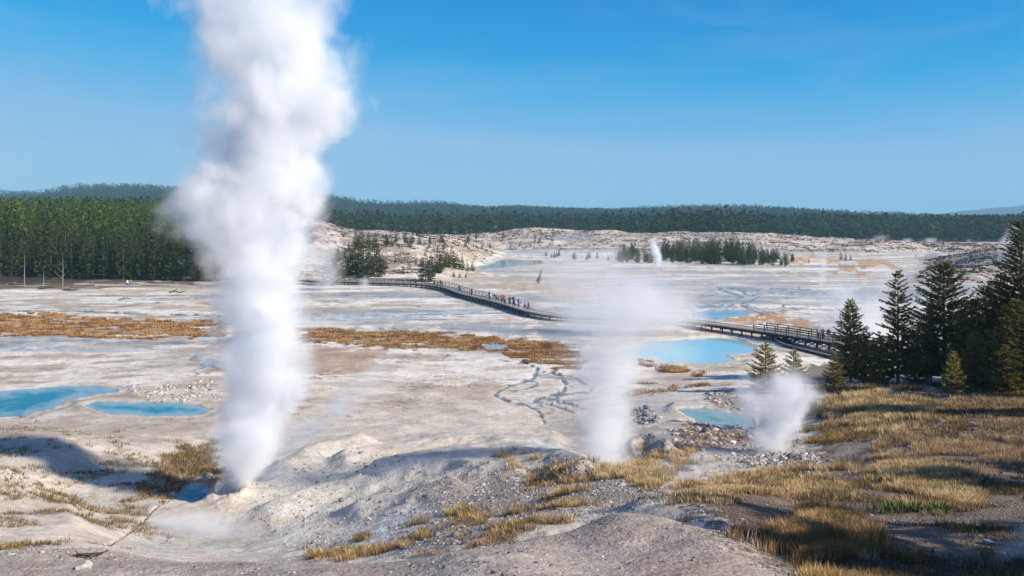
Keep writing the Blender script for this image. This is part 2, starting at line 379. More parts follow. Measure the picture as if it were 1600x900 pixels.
# ---- streams cut a little into the flats
STREAMS = [  # line, half width px, colour, wetness
 ([(-100,487),(60,487),(150,487),(180,481),(215,474),(250,473),(300,473),(350,478)], 1.1, (0.10,0.12,0.11), 1),
 ([(120,486),(180,489),(240,492),(300,492),(350,495)], 3.2, (0.19,0.25,0.25), 1),
 ([(-100,483),(20,485),(150,485)], 2.2, (0.22,0.32,0.31), 1),
 ([(800,566),(826,568),(840,576),(838,588),(822,597),(798,602),(778,611),(773,618),(792,627),(822,633),(842,643),(852,662)], 3.2, (0.15,0.16,0.16), 1),
 ([(826,568),(850,580),(872,585),(885,600),(880,612),(862,617),(845,622),(832,628),(858,632),(880,638),(900,646)], 3.6, (0.14,0.17,0.19), 1),
 ([(850,580),(900,590),(925,610)], 3.0, (0.16,0.19,0.2), 1),
 ([(872,612),(872,628),(892,632),(915,640)], 4.0, (0.14,0.18,0.2), 1),
 ([(1112,455),(1135,450),(1165,451),(1240,452),(1300,455)], 1.6, (0.12,0.17,0.25), 1),
 ([(1120,453),(1148,460),(1160,464),(1140,470),(1110,474)], 2.4, (0.12,0.18,0.27), 1),
 ([(1150,452),(1168,460),(1185,462),(1175,470),(1150,476),(1090,480)], 3.0, (0.12,0.2,0.3), 1),
 ([(1158,477),(1170,484),(1192,491),(1180,494)], 2.0, (0.12,0.16,0.22), 1),
 ([(1250,458),(1300,460),(1350,458),(1362,462)], 1.4, (0.16,0.17,0.17), .6),
 ([(560,492),(640,496),(700,494),(740,488),(800,478)], 1.1, (0.17,0.19,0.2), .8),
 ([(470,497),(560,502),(640,506),(760,505),(860,504),(960,508)], 0.9, (0.22,0.2,0.18), .5),
 ([(640,470),(690,462),(716,458)], 1.0, (0.2,0.21,0.2), .7),
 ([(1000,620),(1060,606),(1110,602),(1180,600)], 1.8, (0.10,0.09,0.08), .3),
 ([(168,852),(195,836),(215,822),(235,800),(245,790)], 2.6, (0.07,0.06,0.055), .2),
 ([(190,540),(250,546),(330,553)], 1.5, (0.3,0.29,0.27), .5),
 ([(1380,440),(1450,432),(1530,428)], 1.2, (0.3,0.29,0.28), .3),
]
smasks = [stream(l, w, rmin=(22 if l[0][1] > 780 else 60), rmax=(60 if l[0][1] > 780 else 1e9)) for l, w, c, k in STREAMS]
for (l, w, c, k), m in zip(STREAMS, smasks): GZ -= m * (0.10 if l[0][1] < 780 else 0.30)
# vent pit of the geyser
vd = np.hypot(PX - 350, (PY - 766) * 2); GZ -= sstep(22, 5, vd) * ((GR > 40) & (GR < 60)) * 0.9
GZ += np.exp(-((vd - 34) / 12) ** 2) * ((GR > 40) & (GR < 60)) * 0.25 * (0.4 + 1.2 * (WOB2 + .5))
PY = np.where(front, HOR + FPX * (EYE - GZ) / np.maximum(GY, 0.3), 9999.0)

# ---- first-hit visibility of every grid vertex (running minimum of the row along each bearing)
run = np.minimum.accumulate(PY, axis=0)
VIS = (PY <= run + 0.6) & front
def H(x, y):
    """ground height by bilinear lookup in the grid"""
    x = np.atleast_1d(np.asarray(x, float)); y = np.atleast_1d(np.asarray(y, float))
    r = np.clip(np.hypot(x, y), RS[0], RS[-1] * 0.999); t = np.arctan2(x, y)
    i = np.clip(np.searchsorted(RS, r) - 1, 0, NR - 2); j = np.clip(np.searchsorted(TH, t) - 1, 0, NTH - 2)
    fr = (r - RS[i]) / (RS[i + 1] - RS[i]); ft = np.clip((t - TH[j]) / (TH[j + 1] - TH[j]), 0, 1)
    return (GZ[i, j] * (1 - fr) + GZ[i + 1, j] * fr) * (1 - ft) + (GZ[i, j + 1] * (1 - fr) + GZ[i + 1, j + 1] * fr) * ft
def at(px, py, rmin=0, rmax=1e9):
    """ground point seen at a surveyed column/row"""
    j = int(np.argmin(np.abs(TH - math.atan((px - 800) / FPX))))
    ok = VIS[:, j] & (RS > rmin) & (RS < rmax); i = int(np.argmin(np.where(ok, np.abs(PY[:, j] - py), 1e9)))
    Y = RS[i] * math.cos(math.atan((px - 800) / FPX)); x = (px - 800) / FPX * Y
    return Vector((x, Y, float(H(x, Y)[0])))
def on(px, Y, dz=0.0):
    x = (px - 800) / FPX * Y; return Vector((x, Y, float(H(x, Y)[0]) + dz))
# ================================================================= what the ground is made of
TINT = np.empty(GX.shape + (3,), np.float32)
def lerp_tint(m, c):
    global TINT
    for k in range(3): TINT[..., k] += (c[k] - TINT[..., k]) * m
wet = np.zeros(GX.shape, np.float32); coarse = np.zeros(GX.shape, np.float32)
for k, v in enumerate((0.70, 0.645, 0.575)): TINT[..., k] = v          # pale sinter
n1 = fbm(GX / 14, GY / 14, 61, 5); n2 = fbm(GX / 30 + 5, GY / 30, 67, 5); n3 = fbm(GX / 5, GY / 5, 71, 4); n4 = fbm(GX / 60, GY / 60, 73, 4)
lerp_tint(sstep(0.50, 0.62, n1) * 0.5, (0.56, 0.46, 0.37))       # tan
lerp_tint(sstep(0.52, 0.62, n2) * 0.7, (0.80, 0.785, 0.76))      # white crust
lerp_tint(sstep(0.56, 0.66, n3) * 0.35, (0.46, 0.38, 0.32))
lerp_tint(sstep(0.55, 0.66, n4) * 0.45, (0.48, 0.475, 0.46))       # grey
basin = sstep(112, 135, GR) * sstep(760, 560, GR)
band = fbm(GX / 42, GY / 11, 81, 5); band2 = fbm(GX / 26, GY / 6, 83, 5)
bw = sstep(0.53, 0.63, band) * basin
wet = np.maximum(wet, bw * 0.75); lerp_tint(bw * 0.5, (0.50, 0.52, 0.53))
b2 = sstep(0.56, 0.63, band2) * basin; lerp_tint(b2 * 0.55, (0.42, 0.36, 0.30))
b3 = sstep(0.46, 0.40, band2) * basin; lerp_tint(b3 * 0.7, (0.83, 0.815, 0.79))
# dark thin drainage lines over the flats
dl = np.abs(fbm(GX / 33 + 9, GY / 14, 87, 4) - 0.5); lerp_tint(sstep(0.010, 0.003, dl) * basin * 0.55, (0.22, 0.23, 0.22))
fl = fbm(GX / 9 + 3, GY / 4.5, 101, 5); fl2 = fbm(GX / 3.5 + 3, GY / 2.2, 103, 4)
mid = sstep(75, 95, GR) * sstep(330, 200, GR)
lerp_tint(sstep(0.55, 0.64, fl) * mid * .55, (0.40, 0.31, 0.235)); lerp_tint(sstep(0.44, 0.37, fl) * mid * .6, (0.80, 0.77, 0.73))
lerp_tint(sstep(0.60, 0.68, fl2) * mid * .55, (0.26, 0.20, 0.155)); lerp_tint(sstep(0.016, 0.004, np.abs(fl2 - .47)) * mid * .35, (0.30, 0.26, 0.22))
# braided runoff
for poly, wdt, c in (([(770,560),(850,565),(900,580),(920,640),(860,655),(820,640),(770,618)], .022, (0.13, 0.15, 0.16)), ([(1075,480),(1110,450),(1250,448),(1330,455),(1260,480),(1200,496),(1080,500)], .030, (0.12, 0.17, 0.25)),
                  ([(300,555),(345,555),(345,600),(310,600)], .03, (0.2, 0.24, 0.25))):
    mm = region(poly, 8, 10, 3, rmin=60) * sstep(wdt * 1.6, wdt * .6, np.abs(fbm(GX / 7 + 2, GY / 7, 107, 4) - .5)); wet = np.maximum(wet, mm); lerp_tint(mm * .85, c)
# blue-grey shallow sheets beyond and around the walkway
for poly, k in (([(740,470),(900,430),(1100,420),(1330,430),(1560,425),(1600,470),(1380,500),(1240,470),(1080,505),(960,520),(850,500)], 0.75),
                ([(520,486),(700,500),(900,503),(960,520),(860,530),(700,518),(520,508)], 0.8),
                ([(760,395),(1000,405),(1040,440),(900,455),(770,440)], 0.55),
                ([(810,518),(900,515),(985,530),(960,552),(900,545)], 0.8),
                ([(0,534),(60,533),(85,538),(40,544),(-60,545)], 0.8)):
    m = region(poly, 14, 50, 3, rmin=60) * k * (0.25 + 0.75 * sstep(0.42, 0.58, fbm(GX / 18, GY / 9, 89, 4))); wet = np.maximum(wet, m * 0.8); lerp_tint(m * 0.7, (0.44, 0.46, 0.48))
# warm bacterial mats
for poly, c, k in (([(1135,497),(1200,489),(1262,500),(1250,509),(1170,505)], (0.48,0.25,0.10), .9),
                ([(1238,406),(1330,405),(1410,404),(1400,412),(1290,415)], (0.55,0.33,0.16), .8),
                ([(1285,420),(1350,419),(1340,425),(1290,425)], (0.50,0.31,0.17), .8),
                ([(700,428),(780,430),(900,446),(860,458),(760,440)], (0.50,0.36,0.27), .5),
                ([(850,448),(930,450),(925,468),(860,470)], (0.52,0.38,0.28), .6),
                ([(1090,500),(1200,512),(1180,522),(1080,514)], (0.60,0.46,0.40), .7),
                ([(340,528),(480,540),(600,545),(590,572),(480,585),(340,560)], (0.44,0.29,0.22), .75),
                ([(700,605),(820,612),(770,625),(690,618)], (0.46,0.32,0.24), .6),
                ([(1215,500),(1290,503),(1285,512),(1215,508)], (0.40,0.30,0.22), .8)):
    lerp_tint(region(poly, 5, 26, 3, rmin=60) * k, c)
# sedge beds (soil under them)
SEDGE = [[(-170,493),(60,491),(200,499),(350,505),(350,527),(200,530),(60,526),(-170,526)],
         [(474,514),(560,515),(640,518),(720,524),(800,530),(870,535),(915,546),(908,577),(870,577),(815,563),(760,549),(700,545),(640,546),(600,543),(520,537),(474,534)],
         [(1000,563),(1040,569),(1096,583),(1090,588),(1040,581),(1000,573)],
         [(960,606),(1010,600),(1060,604),(1100,600),(1050,610),(1000,619),(962,622)]]
sedge = np.zeros(GX.shape, np.float32)
for p in SEDGE: sedge = np.maximum(sedge, region(p, 2.0, 10, 2.6, rmin=60))
for s in pool_masks: sedge *= (s < -1)
sedge *= sstep(0.34, 0.46, fbm(GX / 5, GY / 3, 109, 4)); lerp_tint(sedge * .85, (0.22, 0.14, 0.085)); wet *= 1 - sedge
# near ground -------------------------------------------------------
NEARM = sstep(112, 92, GR)
for k in range(3): TINT[..., k] += ((0.53, 0.46, 0.395)[k] - TINT[..., k]) * NEARM * 0.45
m = region([(40,655),(330,660),(330,690),(180,690),(-100,690),(-170,660)], 8, 26, 2, rmin=60, rmax=120); lerp_tint(m * .7, (0.46, 0.38, 0.32))
m = region([(-170,745),(80,750),(240,800),(240,860),(-170,870)], 6, 30, 1.5, 20, 50); lerp_tint(m * .55, (0.56, 0.46, 0.39))
# white geyserite apron and chalky slopes
m = region([(370,720),(560,700),(620,730),(760,735),(740,790),(640,850),(480,868),(400,830),(370,780)], 12, 40, 1.5, 24, 75); lerp_tint(m * .75, (0.62, 0.60, 0.56)); coarse = np.maximum(coarse, m * .5)
m = region([(200,850),(250,820),(320,805),(410,812),(440,845),(400,866),(300,868),(220,862)], 10, 16, 1.6, 26, 60); lerp_tint(m * .85, (0.47, 0.455, 0.43)); coarse *= 1 - m
m = region([(560,842),(640,800),(670,815),(625,850),(580,856)], 6, 20, 1.5, 24, 75); lerp_tint(m * .9, (0.70, 0.71, 0.74))
m = region([(560,725),(700,705),(860,690),(870,700),(760,720),(620,745)], 8, 20, 2, 45, 75); lerp_tint(m * .6, (0.55, 0.57, 0.60))  # blue-grey shade along the mound crest, put into the tint
m = region([(400,655),(860,625),(880,660),(700,690),(560,685),(400,700)], 10, 26, 2, 60, 105); lerp_tint(m * .5, (0.66, 0.59, 0.52))
# grey cobbly slope
m = region([(650,770),(760,735),(880,722),(960,742),(1040,765),(960,800),(860,810),(760,850),(640,868),(600,850),(680,810)], 12, 30, 1.6, 16, 60); lerp_tint(m * .85, (0.315, 0.275, 0.255)); coarse = np.maximum(coarse, m)
# near mound of sandy gravel
m = sstep(20.5, 18.5, GR + WOB1 * 2) * sstep(1300, 1230, PX - (PY - 850) * 1.5); lerp_tint(m * .85, (0.41, 0.345, 0.305)); coarse = np.maximum(coarse * (1 - m), m * .3)
m = region([(960,860),(1180,868),(1160,930),(980,930)], 20, 60, 1, 8, 17); lerp_tint(m * .5, (0.40, 0.27, 0.235))
# dark mound beside the middle vent, rocky banks
m = region([(984,705),(1000,694),(1030,700),(1050,716),(985,722)], 4, 8, 1.6, 40, 66); lerp_tint(m * .95, (0.17, 0.155, 0.145)); coarse = np.maximum(coarse, m)
m = region([(990,660),(1180,665),(1290,690),(1300,730),(1160,740),(1040,735),(980,700)], 10, 36, 1.8, 38, 78); lerp_tint(m * .6, (0.42, 0.40, 0.385)); coarse = np.maximum(coarse, m)
m = region([(1100,618),(1120,612),(1170,618),(1175,645),(1120,642)], 3, 16, 2, 70, 105); lerp_tint(m * .8, (0.30, 0.27, 0.25)); coarse = np.maximum(coarse, m)
m = region([(1050,668),(1160,662),(1175,690),(1120,700),(1060,690)], 4, 16, 2, 50, 82); lerp_tint(m * .7, (0.33, 0.22, 0.17))
m = region([(985,640),(1012,636),(1030,655),(1000,662)], 3, 8, 1.6, 60, 90); lerp_tint(m * .85, (0.22, 0.22, 0.23)); coarse = np.maximum(coarse, m)
m = region([(985,625),(1060,612),(1100,618),(1100,640),(1000,640)], 4, 12, 2, 60, 105); lerp_tint(m * .7, (0.55, 0.54, 0.53))
# soil under the right-hand grass
soil = region([(1060,770),(1180,745),(1290,735),(1270,680),(1260,640),(1290,602),(1500,606),(1790,600),(1790,930),(1290,930),(1150,845)], 8, 34, 1.5, 12, 105)
lerp_tint(soil * .9, (0.15, 0.115, 0.085)); coarse = np.maximum(coarse, soil * .8)
m = region([(1320,690),(1400,670),(1460,655),(1480,662),(1400,690),(1300,720)], 5, 26, 1.5, 40, 80); lerp_tint(m * .8, (0.34, 0.29, 0.25))
m = region([(1330,740),(1360,700),(1460,672),(1600,660),(1600,672),(1460,690)], 4, 24, 1.5, 30, 80); lerp_tint(m * .6, (0.26, 0.20, 0.17))
m = region([(1110,800),(1180,782),(1240,800),(1250,825),(1180,830)], 6, 20, 1.5, 14, 34); lerp_tint(m * .9, (0.12, 0.085, 0.07))
m = region([(1330,795),(1420,805),(1520,850),(1560,880),(1440,870),(1360,830)], 6, 20, 1.5, 14, 34); lerp_tint(m * .9, (0.20, 0.145, 0.12)); bare = m
m = region([(1250,575),(1330,568),(1350,590),(1280,600),(1240,592)], 4, 16, 2, 80, 130); lerp_tint(m * .8, (0.11, 0.10, 0.085))  # shade at the foot of the trees, painted dark into the tint
# shadow-side scrubby soil near the vent
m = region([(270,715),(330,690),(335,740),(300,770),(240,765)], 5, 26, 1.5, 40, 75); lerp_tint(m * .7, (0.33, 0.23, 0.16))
# white knoll and ridge: chalk with pinkish soil
far = sstep(262, 285, GR) * sstep(1000, 800, GR)
kn = far * sstep(0.7, 2.2, GZ) * (PX > 470)
lerp_tint(kn * .75, (0.60, 0.50, 0.45)); lerp_tint(kn * sstep(0.50, 0.56, fbm(GX / 7, GY / 7, 91, 4)) * .65, (0.22, 0.17, 0.12))
m = region([(1440,400),(1500,388),(1570,386),(1640,395),(1620,430),(1520,435),(1470,425)], 6, 24, 2, 200, 560); lerp_tint(m * .7, (0.30, 0.285, 0.285))
# forest floor and far woods
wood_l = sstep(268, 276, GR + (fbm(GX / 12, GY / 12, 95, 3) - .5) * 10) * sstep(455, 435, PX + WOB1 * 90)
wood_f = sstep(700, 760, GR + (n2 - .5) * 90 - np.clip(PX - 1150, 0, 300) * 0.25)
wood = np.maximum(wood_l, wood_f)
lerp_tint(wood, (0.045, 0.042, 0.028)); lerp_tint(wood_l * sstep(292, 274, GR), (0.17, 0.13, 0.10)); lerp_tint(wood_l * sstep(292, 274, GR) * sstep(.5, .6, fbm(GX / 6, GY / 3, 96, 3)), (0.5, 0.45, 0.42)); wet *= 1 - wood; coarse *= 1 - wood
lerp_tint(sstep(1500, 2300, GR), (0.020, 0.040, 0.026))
lerp_tint(sstep(4500, 5500, GR), (0.04, 0.06, 0.085))  # far mountains: blue of the distance haze put into the tint
wet = wet * sstep(60, 100, GR)
for (l, w, c, k), mm in zip(STREAMS, smasks): lerp_tint(mm * .75, tuple(q * 1.35 for q in c)); wet = np.maximum(wet, mm * k)
for s, (nm, lb, poly, c, _) in zip(pool_masks, POOLS):
    if poly[0][1] > 620 or poly[0][1] < 600 and poly[0][1] > 540: pass
    rim = sstep(-14, -2, s) * (1 - sedge); lerp_tint(rim * .5, (0.78, 0.74, 0.66)); rb = sstep(-12, -7, s) * sstep(-3, -7, s) * (WOB2 > .0); lerp_tint(rb * .45, (0.42, 0.27, 0.15)); wet = np.maximum(wet, sstep(-9, -1, s) * .5)
    lerp_tint(sstep(-2, 1, s) * .8, tuple(0.5 * v + 0.18 for v in c))
TINT[..., 2] *= 0.96; TINT *= (1 + .04 * sstep(100, 130, GR))[..., None]; TINT = np.clip(TINT, 0.01, 0.85)
PH = fbm(PX / 40, PYF / 16, 99, 4)

# ground material
gm, t, b = newmat("sinter_ground")
obj = t.new("ShaderNodeTexCoord").outputs["Object"]
tint = t.attr("tint", False); w_ = t.attr("wet"); cz = t.attr("coarse")
f1 = t.noise(obj, 0.35, 6, 0.62, 0.4); f2 = t.noise(obj, 3.2, 5, 0.65); f3 = t.noise(obj, 22, 3, 0.6)
v = t.new("ShaderNodeTexVoronoi", feature='F1'); t.set(v.inputs["Vector"], obj); v.inputs["Scale"].default_value = 12.0; v.inputs["Randomness"].default_value = 1
g1 = t.range(f1, 0.3, 0.7, 0.76, 1.20); g2 = t.range(f2, 0.3, 0.7, 0.80, 1.17)
g3 = t.range(f3, 0.3, 0.7, 0.80, 1.18)
g4 = t.math('ADD', 1.0, t.math('MULTIPLY', cz, t.range(v.outputs["Color"], 0.2, 0.8, -0.12, 0.12)))
g = t.math('MULTIPLY', t.math('MULTIPLY', g1, g2), t.math('MULTIPLY', g3, g4))
sc_ = t.new("ShaderNodeVectorMath", operation='SCALE'); t.set(sc_.inputs[0], tint); t.set(sc_.inputs["Scale"], g)
warm = t.mix(t.range(t.noise(obj, 1.1, 6, 0.7), 0.50, 0.66, 0, 0.55), sc_.outputs[0], t.mix(1.0, sc_.outputs[0], (0.86, 0.68, 0.54), 'MULTIPLY'))
spk = t.noise(obj, 5.0, 4, 0.75); warm = t.mix(t.range(spk, 0.66, 0.72, 0, 0.5), warm, t.mix(1.0, warm, (0.35, 0.27, 0.22), 'MULTIPLY'))
wn = t.math('MULTIPLY', w_, t.range(f1, 0.40, 0.56, 0.25, 1.0), clamp=True)
darkw = t.mix(wn, warm, t.mix(1.0, warm, (0.60, 0.66, 0.70), 'MULTIPLY'))
t.set(b.inputs["Base Color"], darkw)
t.set(b.inputs["Roughness"], t.range(wn, 0.25, 0.8, 0.92, 0.14))
t.set(b.inputs["Specular IOR Level"], t.range(wn, 0.2, 0.7, 0.2, 0.5))
hh = t.math('ADD', t.math('MULTIPLY', f2, 0.10), t.math('ADD', t.math('MULTIPLY', f3, 0.03), t.math('MULTIPLY', t.math('MULTIPLY', cz, v.outputs["Distance"]), -0.10)))
hh = t.math('ADD', hh, t.math('MULTIPLY', f1, 0.35))
dry = t.range(wn, 0.1, 0.6, 1.0, 0.04)
bp = t.new("ShaderNodeBump"); t.set(bp.inputs["Height"], hh); t.set(bp.inputs["Strength"], t.math('MULTIPLY', dry, 0.9)); bp.inputs["Distance"].default_value = 0.55
t.set(b.inputs["Normal"], bp.outputs[0])

ri = np.arange(NR - 1)[:, None] * NTH; rj = np.arange(NTH - 1)[None]
a0 = (ri + rj).ravel(); F = np.stack([a0, a0 + 1, a0 + NTH + 1, a0 + NTH], 1)[:, ::-1]
V = np.stack([GX, GY, GZ], -1).reshape(-1, 3)
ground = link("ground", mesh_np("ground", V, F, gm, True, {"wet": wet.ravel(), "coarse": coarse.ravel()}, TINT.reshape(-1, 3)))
tag(ground, kind="structure")

# ---- water in the pools
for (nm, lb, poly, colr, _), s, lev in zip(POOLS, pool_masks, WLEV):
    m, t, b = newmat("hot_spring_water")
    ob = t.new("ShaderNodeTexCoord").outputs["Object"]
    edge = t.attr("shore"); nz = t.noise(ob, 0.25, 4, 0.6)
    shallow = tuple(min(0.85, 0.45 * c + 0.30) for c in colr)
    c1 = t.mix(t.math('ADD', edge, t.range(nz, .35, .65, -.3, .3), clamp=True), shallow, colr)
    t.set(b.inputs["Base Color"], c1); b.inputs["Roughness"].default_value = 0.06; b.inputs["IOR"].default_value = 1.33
    bp = t.new("ShaderNodeBump"); t.set(bp.inputs["Height"], t.noise(ob, 2.5, 3, 0.6)); bp.inputs["Strength"].default_value = 0.25; bp.inputs["Distance"].default_value = 0.02
    t.set(b.inputs["Normal"], bp.outputs[0])
    sel = s > -6; i, j = np.nonzero(sel[:-1, :-1] & sel[1:, :-1] & sel[:-1, 1:] & sel[1:, 1:])
    idx = -np.ones(GX.shape, np.int64); quads = np.stack([i * NTH + j, i * NTH + j + 1, (i + 1) * NTH + j + 1, (i + 1) * NTH + j], 1)[:, ::-1]
    u, inv = np.unique(quads, return_inverse=True)
    VV = np.stack([GX.ravel()[u], GY.ravel()[u], np.full(len(u), lev)], 1)
    o = link("water", mesh_np("water", VV, inv.reshape(quads.shape), m, True, {"shore": sstep(1, 22, s.ravel()[u] + WOB1.ravel()[u] * 20)}))
    tag(o, lb, None, None, "structure")
# ================================================================= vegetation
needle = simple("conifer_needles", (0.05, 0.08, 0.03), 0.75, 0.22, 0.6, use_tint=True, rnd=0.22, spec=0.15)
def see_through(m, k):
    T = NT(m); b_ = m.node_tree.nodes["Principled BSDF"]; out = [n for n in T.n if n.type == 'OUTPUT_MATERIAL'][0]
    tr = T.new("ShaderNodeBsdfTranslucent"); src = b_.inputs["Base Color"].links[0].from_socket; T.set(tr.inputs[0], src)
    mx = T.new("ShaderNodeMixShader"); mx.inputs[0].default_value = k; T.t.links.new(b_.outputs[0], mx.inputs[1]); T.t.links.new(tr.outputs[0], mx.inputs[2]); T.t.links.new(mx.outputs[0], out.inputs[0])
see_through(needle, 0.35)
bark = simple("conifer_bark", (0.10, 0.08, 0.065), 0.9, 0.3, 6)
dead_bark = simple("bleached_wood", (0.21, 0.19, 0.17), 0.85, 0.25, 5)
def crown_quads(rng, h, R, nwh, nb, nloc, nspr, size, base=0.08, width=0.33, top_pow=0.85, droop=0.25, gaps=0.12, green=(0.052, 0.078, 0.028)):
    """needle sprays of one conifer: V (n*4,3), tint (n*4,3), and limb segments"""
    P0 = []; DIR = []; SZ = []; OUT = []; limbs = []
    for k in range(nwh):
        t = (k + rng.uniform(-.3, .3)) / nwh; t = min(max(t, 0), 0.985); z = h * (base + (1 - base) * t)
        L0 = R * (1 - t) ** top_pow * (0.55 + 0.45 * min(1, (t + .02) / .13)) + 0.05 * R
        nbk = max(3, int(nb * (0.6 + 0.4 * (1 - t))))
        a0 = rng.uniform(0, 6.28)
        for j in range(nbk):
            if rng.random() < gaps: continue
            a = a0 + j * 6.283 / nbk + rng.uniform(-.35, .35); L = L0 * rng.uniform(0.6, 1.18)
            zz = z + rng.uniform(-1.1, 1.1) * h / nwh
            ca, sa = math.cos(a), math.sin(a); up = 0.35 * t + 0.05 - droop * (1 - t)
            def pos(s): return np.array([ca * L * s, sa * L * s, zz + L * (up * s + 0.16 * s * s)])
            limbs.append((pos(0), pos(0.9)))
            m = max(1, int(nloc * (0.35 + 0.65 * L / R)))
            for q in range(m):
                s = (q + 0.6) / m * 0.9 + 0.12 if m > 1 else 0.6
                p = pos(s)
                for w in range(nspr):
                    side = rng.uniform(-1.1, 1.1); b = a + side
                    P0.append(p + rng.normal(0, 0.04 * size + 0.02, 3)); DIR.append((math.cos(b), math.sin(b), rng.uniform(-.15, .65)))
                    SZ.append(size * rng.uniform(.65, 1.3) * (0.5 + 0.5 * (1 - t))); OUT.append(s)
    for w in range(6 + nspr * 2):                       # leader
        P0.append(np.array([0, 0, h * (0.93 + 0.055 * rng.random())])); b = rng.uniform(0, 6.28)
        DIR.append((math.cos(b) * .45, math.sin(b) * .45, 1)); SZ.append(size * .55); OUT.append(1)
    P0 = np.array(P0); D = np.array(DIR); D /= np.linalg.norm(D, axis=1)[:, None]; SZ = np.array(SZ)[:, None]; OUT = np.array(OUT)[:, None]
    N = len(P0); rnd = rng.normal(size=(N, 3)) + (0, 0, 0.4); S = np.cross(D, rnd); S /= np.linalg.norm(S, axis=1)[:, None] + 1e-9
    w2 = width * SZ * 0.5
    V = np.stack([P0, P0 + D * SZ * .45 + S * w2, P0 + D * SZ, P0 + D * SZ * .45 - S * w2], 1)
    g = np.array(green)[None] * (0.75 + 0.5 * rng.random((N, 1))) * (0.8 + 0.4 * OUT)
    yl = (rng.random((N, 1)) < .22) * 1.0; g = g * (1 + yl * np.array([[.55, .25, -.05]]))
    return V.reshape(-1, 3), np.repeat(g, 4, 0), limbs
def quadF(n): return np.arange(n * 4, dtype=np.int32).reshape(-1, 4)
def trunk_mesh(h, r, mat, limbs=None, lean=0.0, every=2):
    mb = MB(); mb.tube([(0, 0, -0.6), (0, 0, 0), (0.01 * h * lean, 0, h * .35), (0, 0, h * .75), (0, 0, h * .97)], [r * 1.35, r, r * .75, r * .38, .02], 8)
    for i, (p, q) in enumerate(limbs or []):
        if i % every == 0: mb.tube([p, q], [r * .16, .01], 3, False)
    return mb.mesh("trunk", mat, True)
def conifer_kind(seed, h, R, detail, **kw):
    rng = np.random.default_rng(seed)
    nwh, nb, nloc, nspr, size = detail
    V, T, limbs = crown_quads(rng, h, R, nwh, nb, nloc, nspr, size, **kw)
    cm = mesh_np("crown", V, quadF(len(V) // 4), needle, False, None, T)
    tm = trunk_mesh(h, 0.012 * h + 0.04, bark, limbs if nloc > 3 else None, every=2 if nloc > 3 else 9)
    return tm, cm, h
NEARD = dict(spruce=(44, 7, 11, 4, 0.40), )
G_OLIVE = (0.22, 0.195, 0.055); G_DARK = (0.165, 0.165, 0.052); G_GREY = (0.055, 0.068, 0.042)
KN = {
 'slim':  conifer_kind(11, 13, 3.0, (44, 7, 11, 8, .46), top_pow=.75, gaps=.25, droop=.12, green=G_OLIVE),
 'broad': conifer_kind(12, 13, 4.7, (54, 9, 13, 7, .52), top_pow=.62, gaps=.10, droop=.10, green=G_DARK),
 'mid':   conifer_kind(13, 11, 3.4, (46, 9, 11, 7, .48), top_pow=.7, gaps=.12, droop=.05, green=G_OLIVE),
 'small': conifer_kind(14, 6, 2.1, (26, 8, 9, 6, .40), top_pow=.6, gaps=.10, droop=.0, base=.02, green=G_OLIVE),
 'tall':  conifer_kind(15, 19, 4.2, (64, 9, 13, 7, .56), top_pow=.5, gaps=.18, droop=.12, green=(0.08, 0.085, 0.036)),
 'shrub': conifer_kind(16, 4, 2.0, (16, 8, 9, 6, .40), top_pow=.5, gaps=.05, droop=-.1, base=.0, green=(0.075, 0.09, 0.03)),
}
n_con = 0
def conifer(kind, loc, h, label, group=None, rz=None, cat="conifer", sx=1.0, name="conifer_tree"):
    tm, cm, h0 = kind; s = h / h0
    e = empty(name, loc); e.scale = (s * sx, s * sx, s); e.rotation_euler = (0, 0, random.uniform(0, 6.28) if rz is None else rz)
    tr = link("trunk", tm, e); cr = link("crown", cm, e)
    tag(e, label, cat, group); return e
random.seed(4)
# right-hand stand: (column, base row, top row, depth, kind, widen, label)
NEAR_TREES = [
 (1329,585,470,101,'mid',.9,"short pointed conifer standing against the boardwalk railing, small bright tree left of the slim one"),
 (1403,592,422,97,'slim',1.0,"slim open-branched spruce with bare gaps, standing alone before the steaming flats"),
 (1475,592,411,97,'broad',1.0,"broad dense pine between the slim spruce and the dark thicket"),
 (1455,590,470,99,'slim',.8,"lower companion pine leaning on the left flank of the broad pine"),
 (1507,596,475,94,'mid',.75,"narrow pointed dark conifer squeezed in right of the broad pine"),
 (1541,598,448,93,'broad',.9,"olive conifer at the left end of the dark thicket by the frame edge"),
 (1563,600,425,95,'slim',1.15,"taller ragged conifer inside the thicket, just left of the black-green giant"),
 (1596,602,345,93,'tall',1.0,"tallest tree, black-green giant at the right edge of the photo"),
 (1588,603,470,88,'broad',.9,"bushy olive conifer in front of the black-green giant"),
 (1618,603,400,98,'broad',1.1,"dark conifer crowding the black-green giant from the right"),
 (1575,606,540,86,'small',1.2,"waist-high olive sapling at the right edge in front of the thicket"),
 (1522,600,470,96,'broad',.8,"dark crown between the narrow pointed conifer and the thicket"),
 (1640,604,430,90,'broad',1.0,"dense conifer half cut by the right edge behind the grass"),
 (1560,604,520,89,'small',1.3,"low round young conifer at the foot of the dark thicket"),
 (1305,608,555,90,'small',1.0,"squat young conifer on the slope in front of the railing"),
 (1490,614,550,87,'small',.9,"yellow-green young conifer at the foot of the broad pine"),
 (1525,607,520,90,'mid',1.0,"half-grown green conifer between the yellow-green sapling and the thicket"),
 (1196,606,535,92,'small',1.05,"young two-topped pine rising out of the small steam cloud"),
 (1240,606,546,93,'small',1.0,"grey-veiled young pine just behind the small steam cloud"),
 (1354,598,515,100,'small',.8,"rounded young conifer crowding the short pointed one"),
 (1375,598,520,98,'small',.9,"dark young conifer filling the gap left of the slim spruce"),
 (1430,598,530,98,'small',1.1,"low bushy conifer right of the slim spruce trunk"),
]
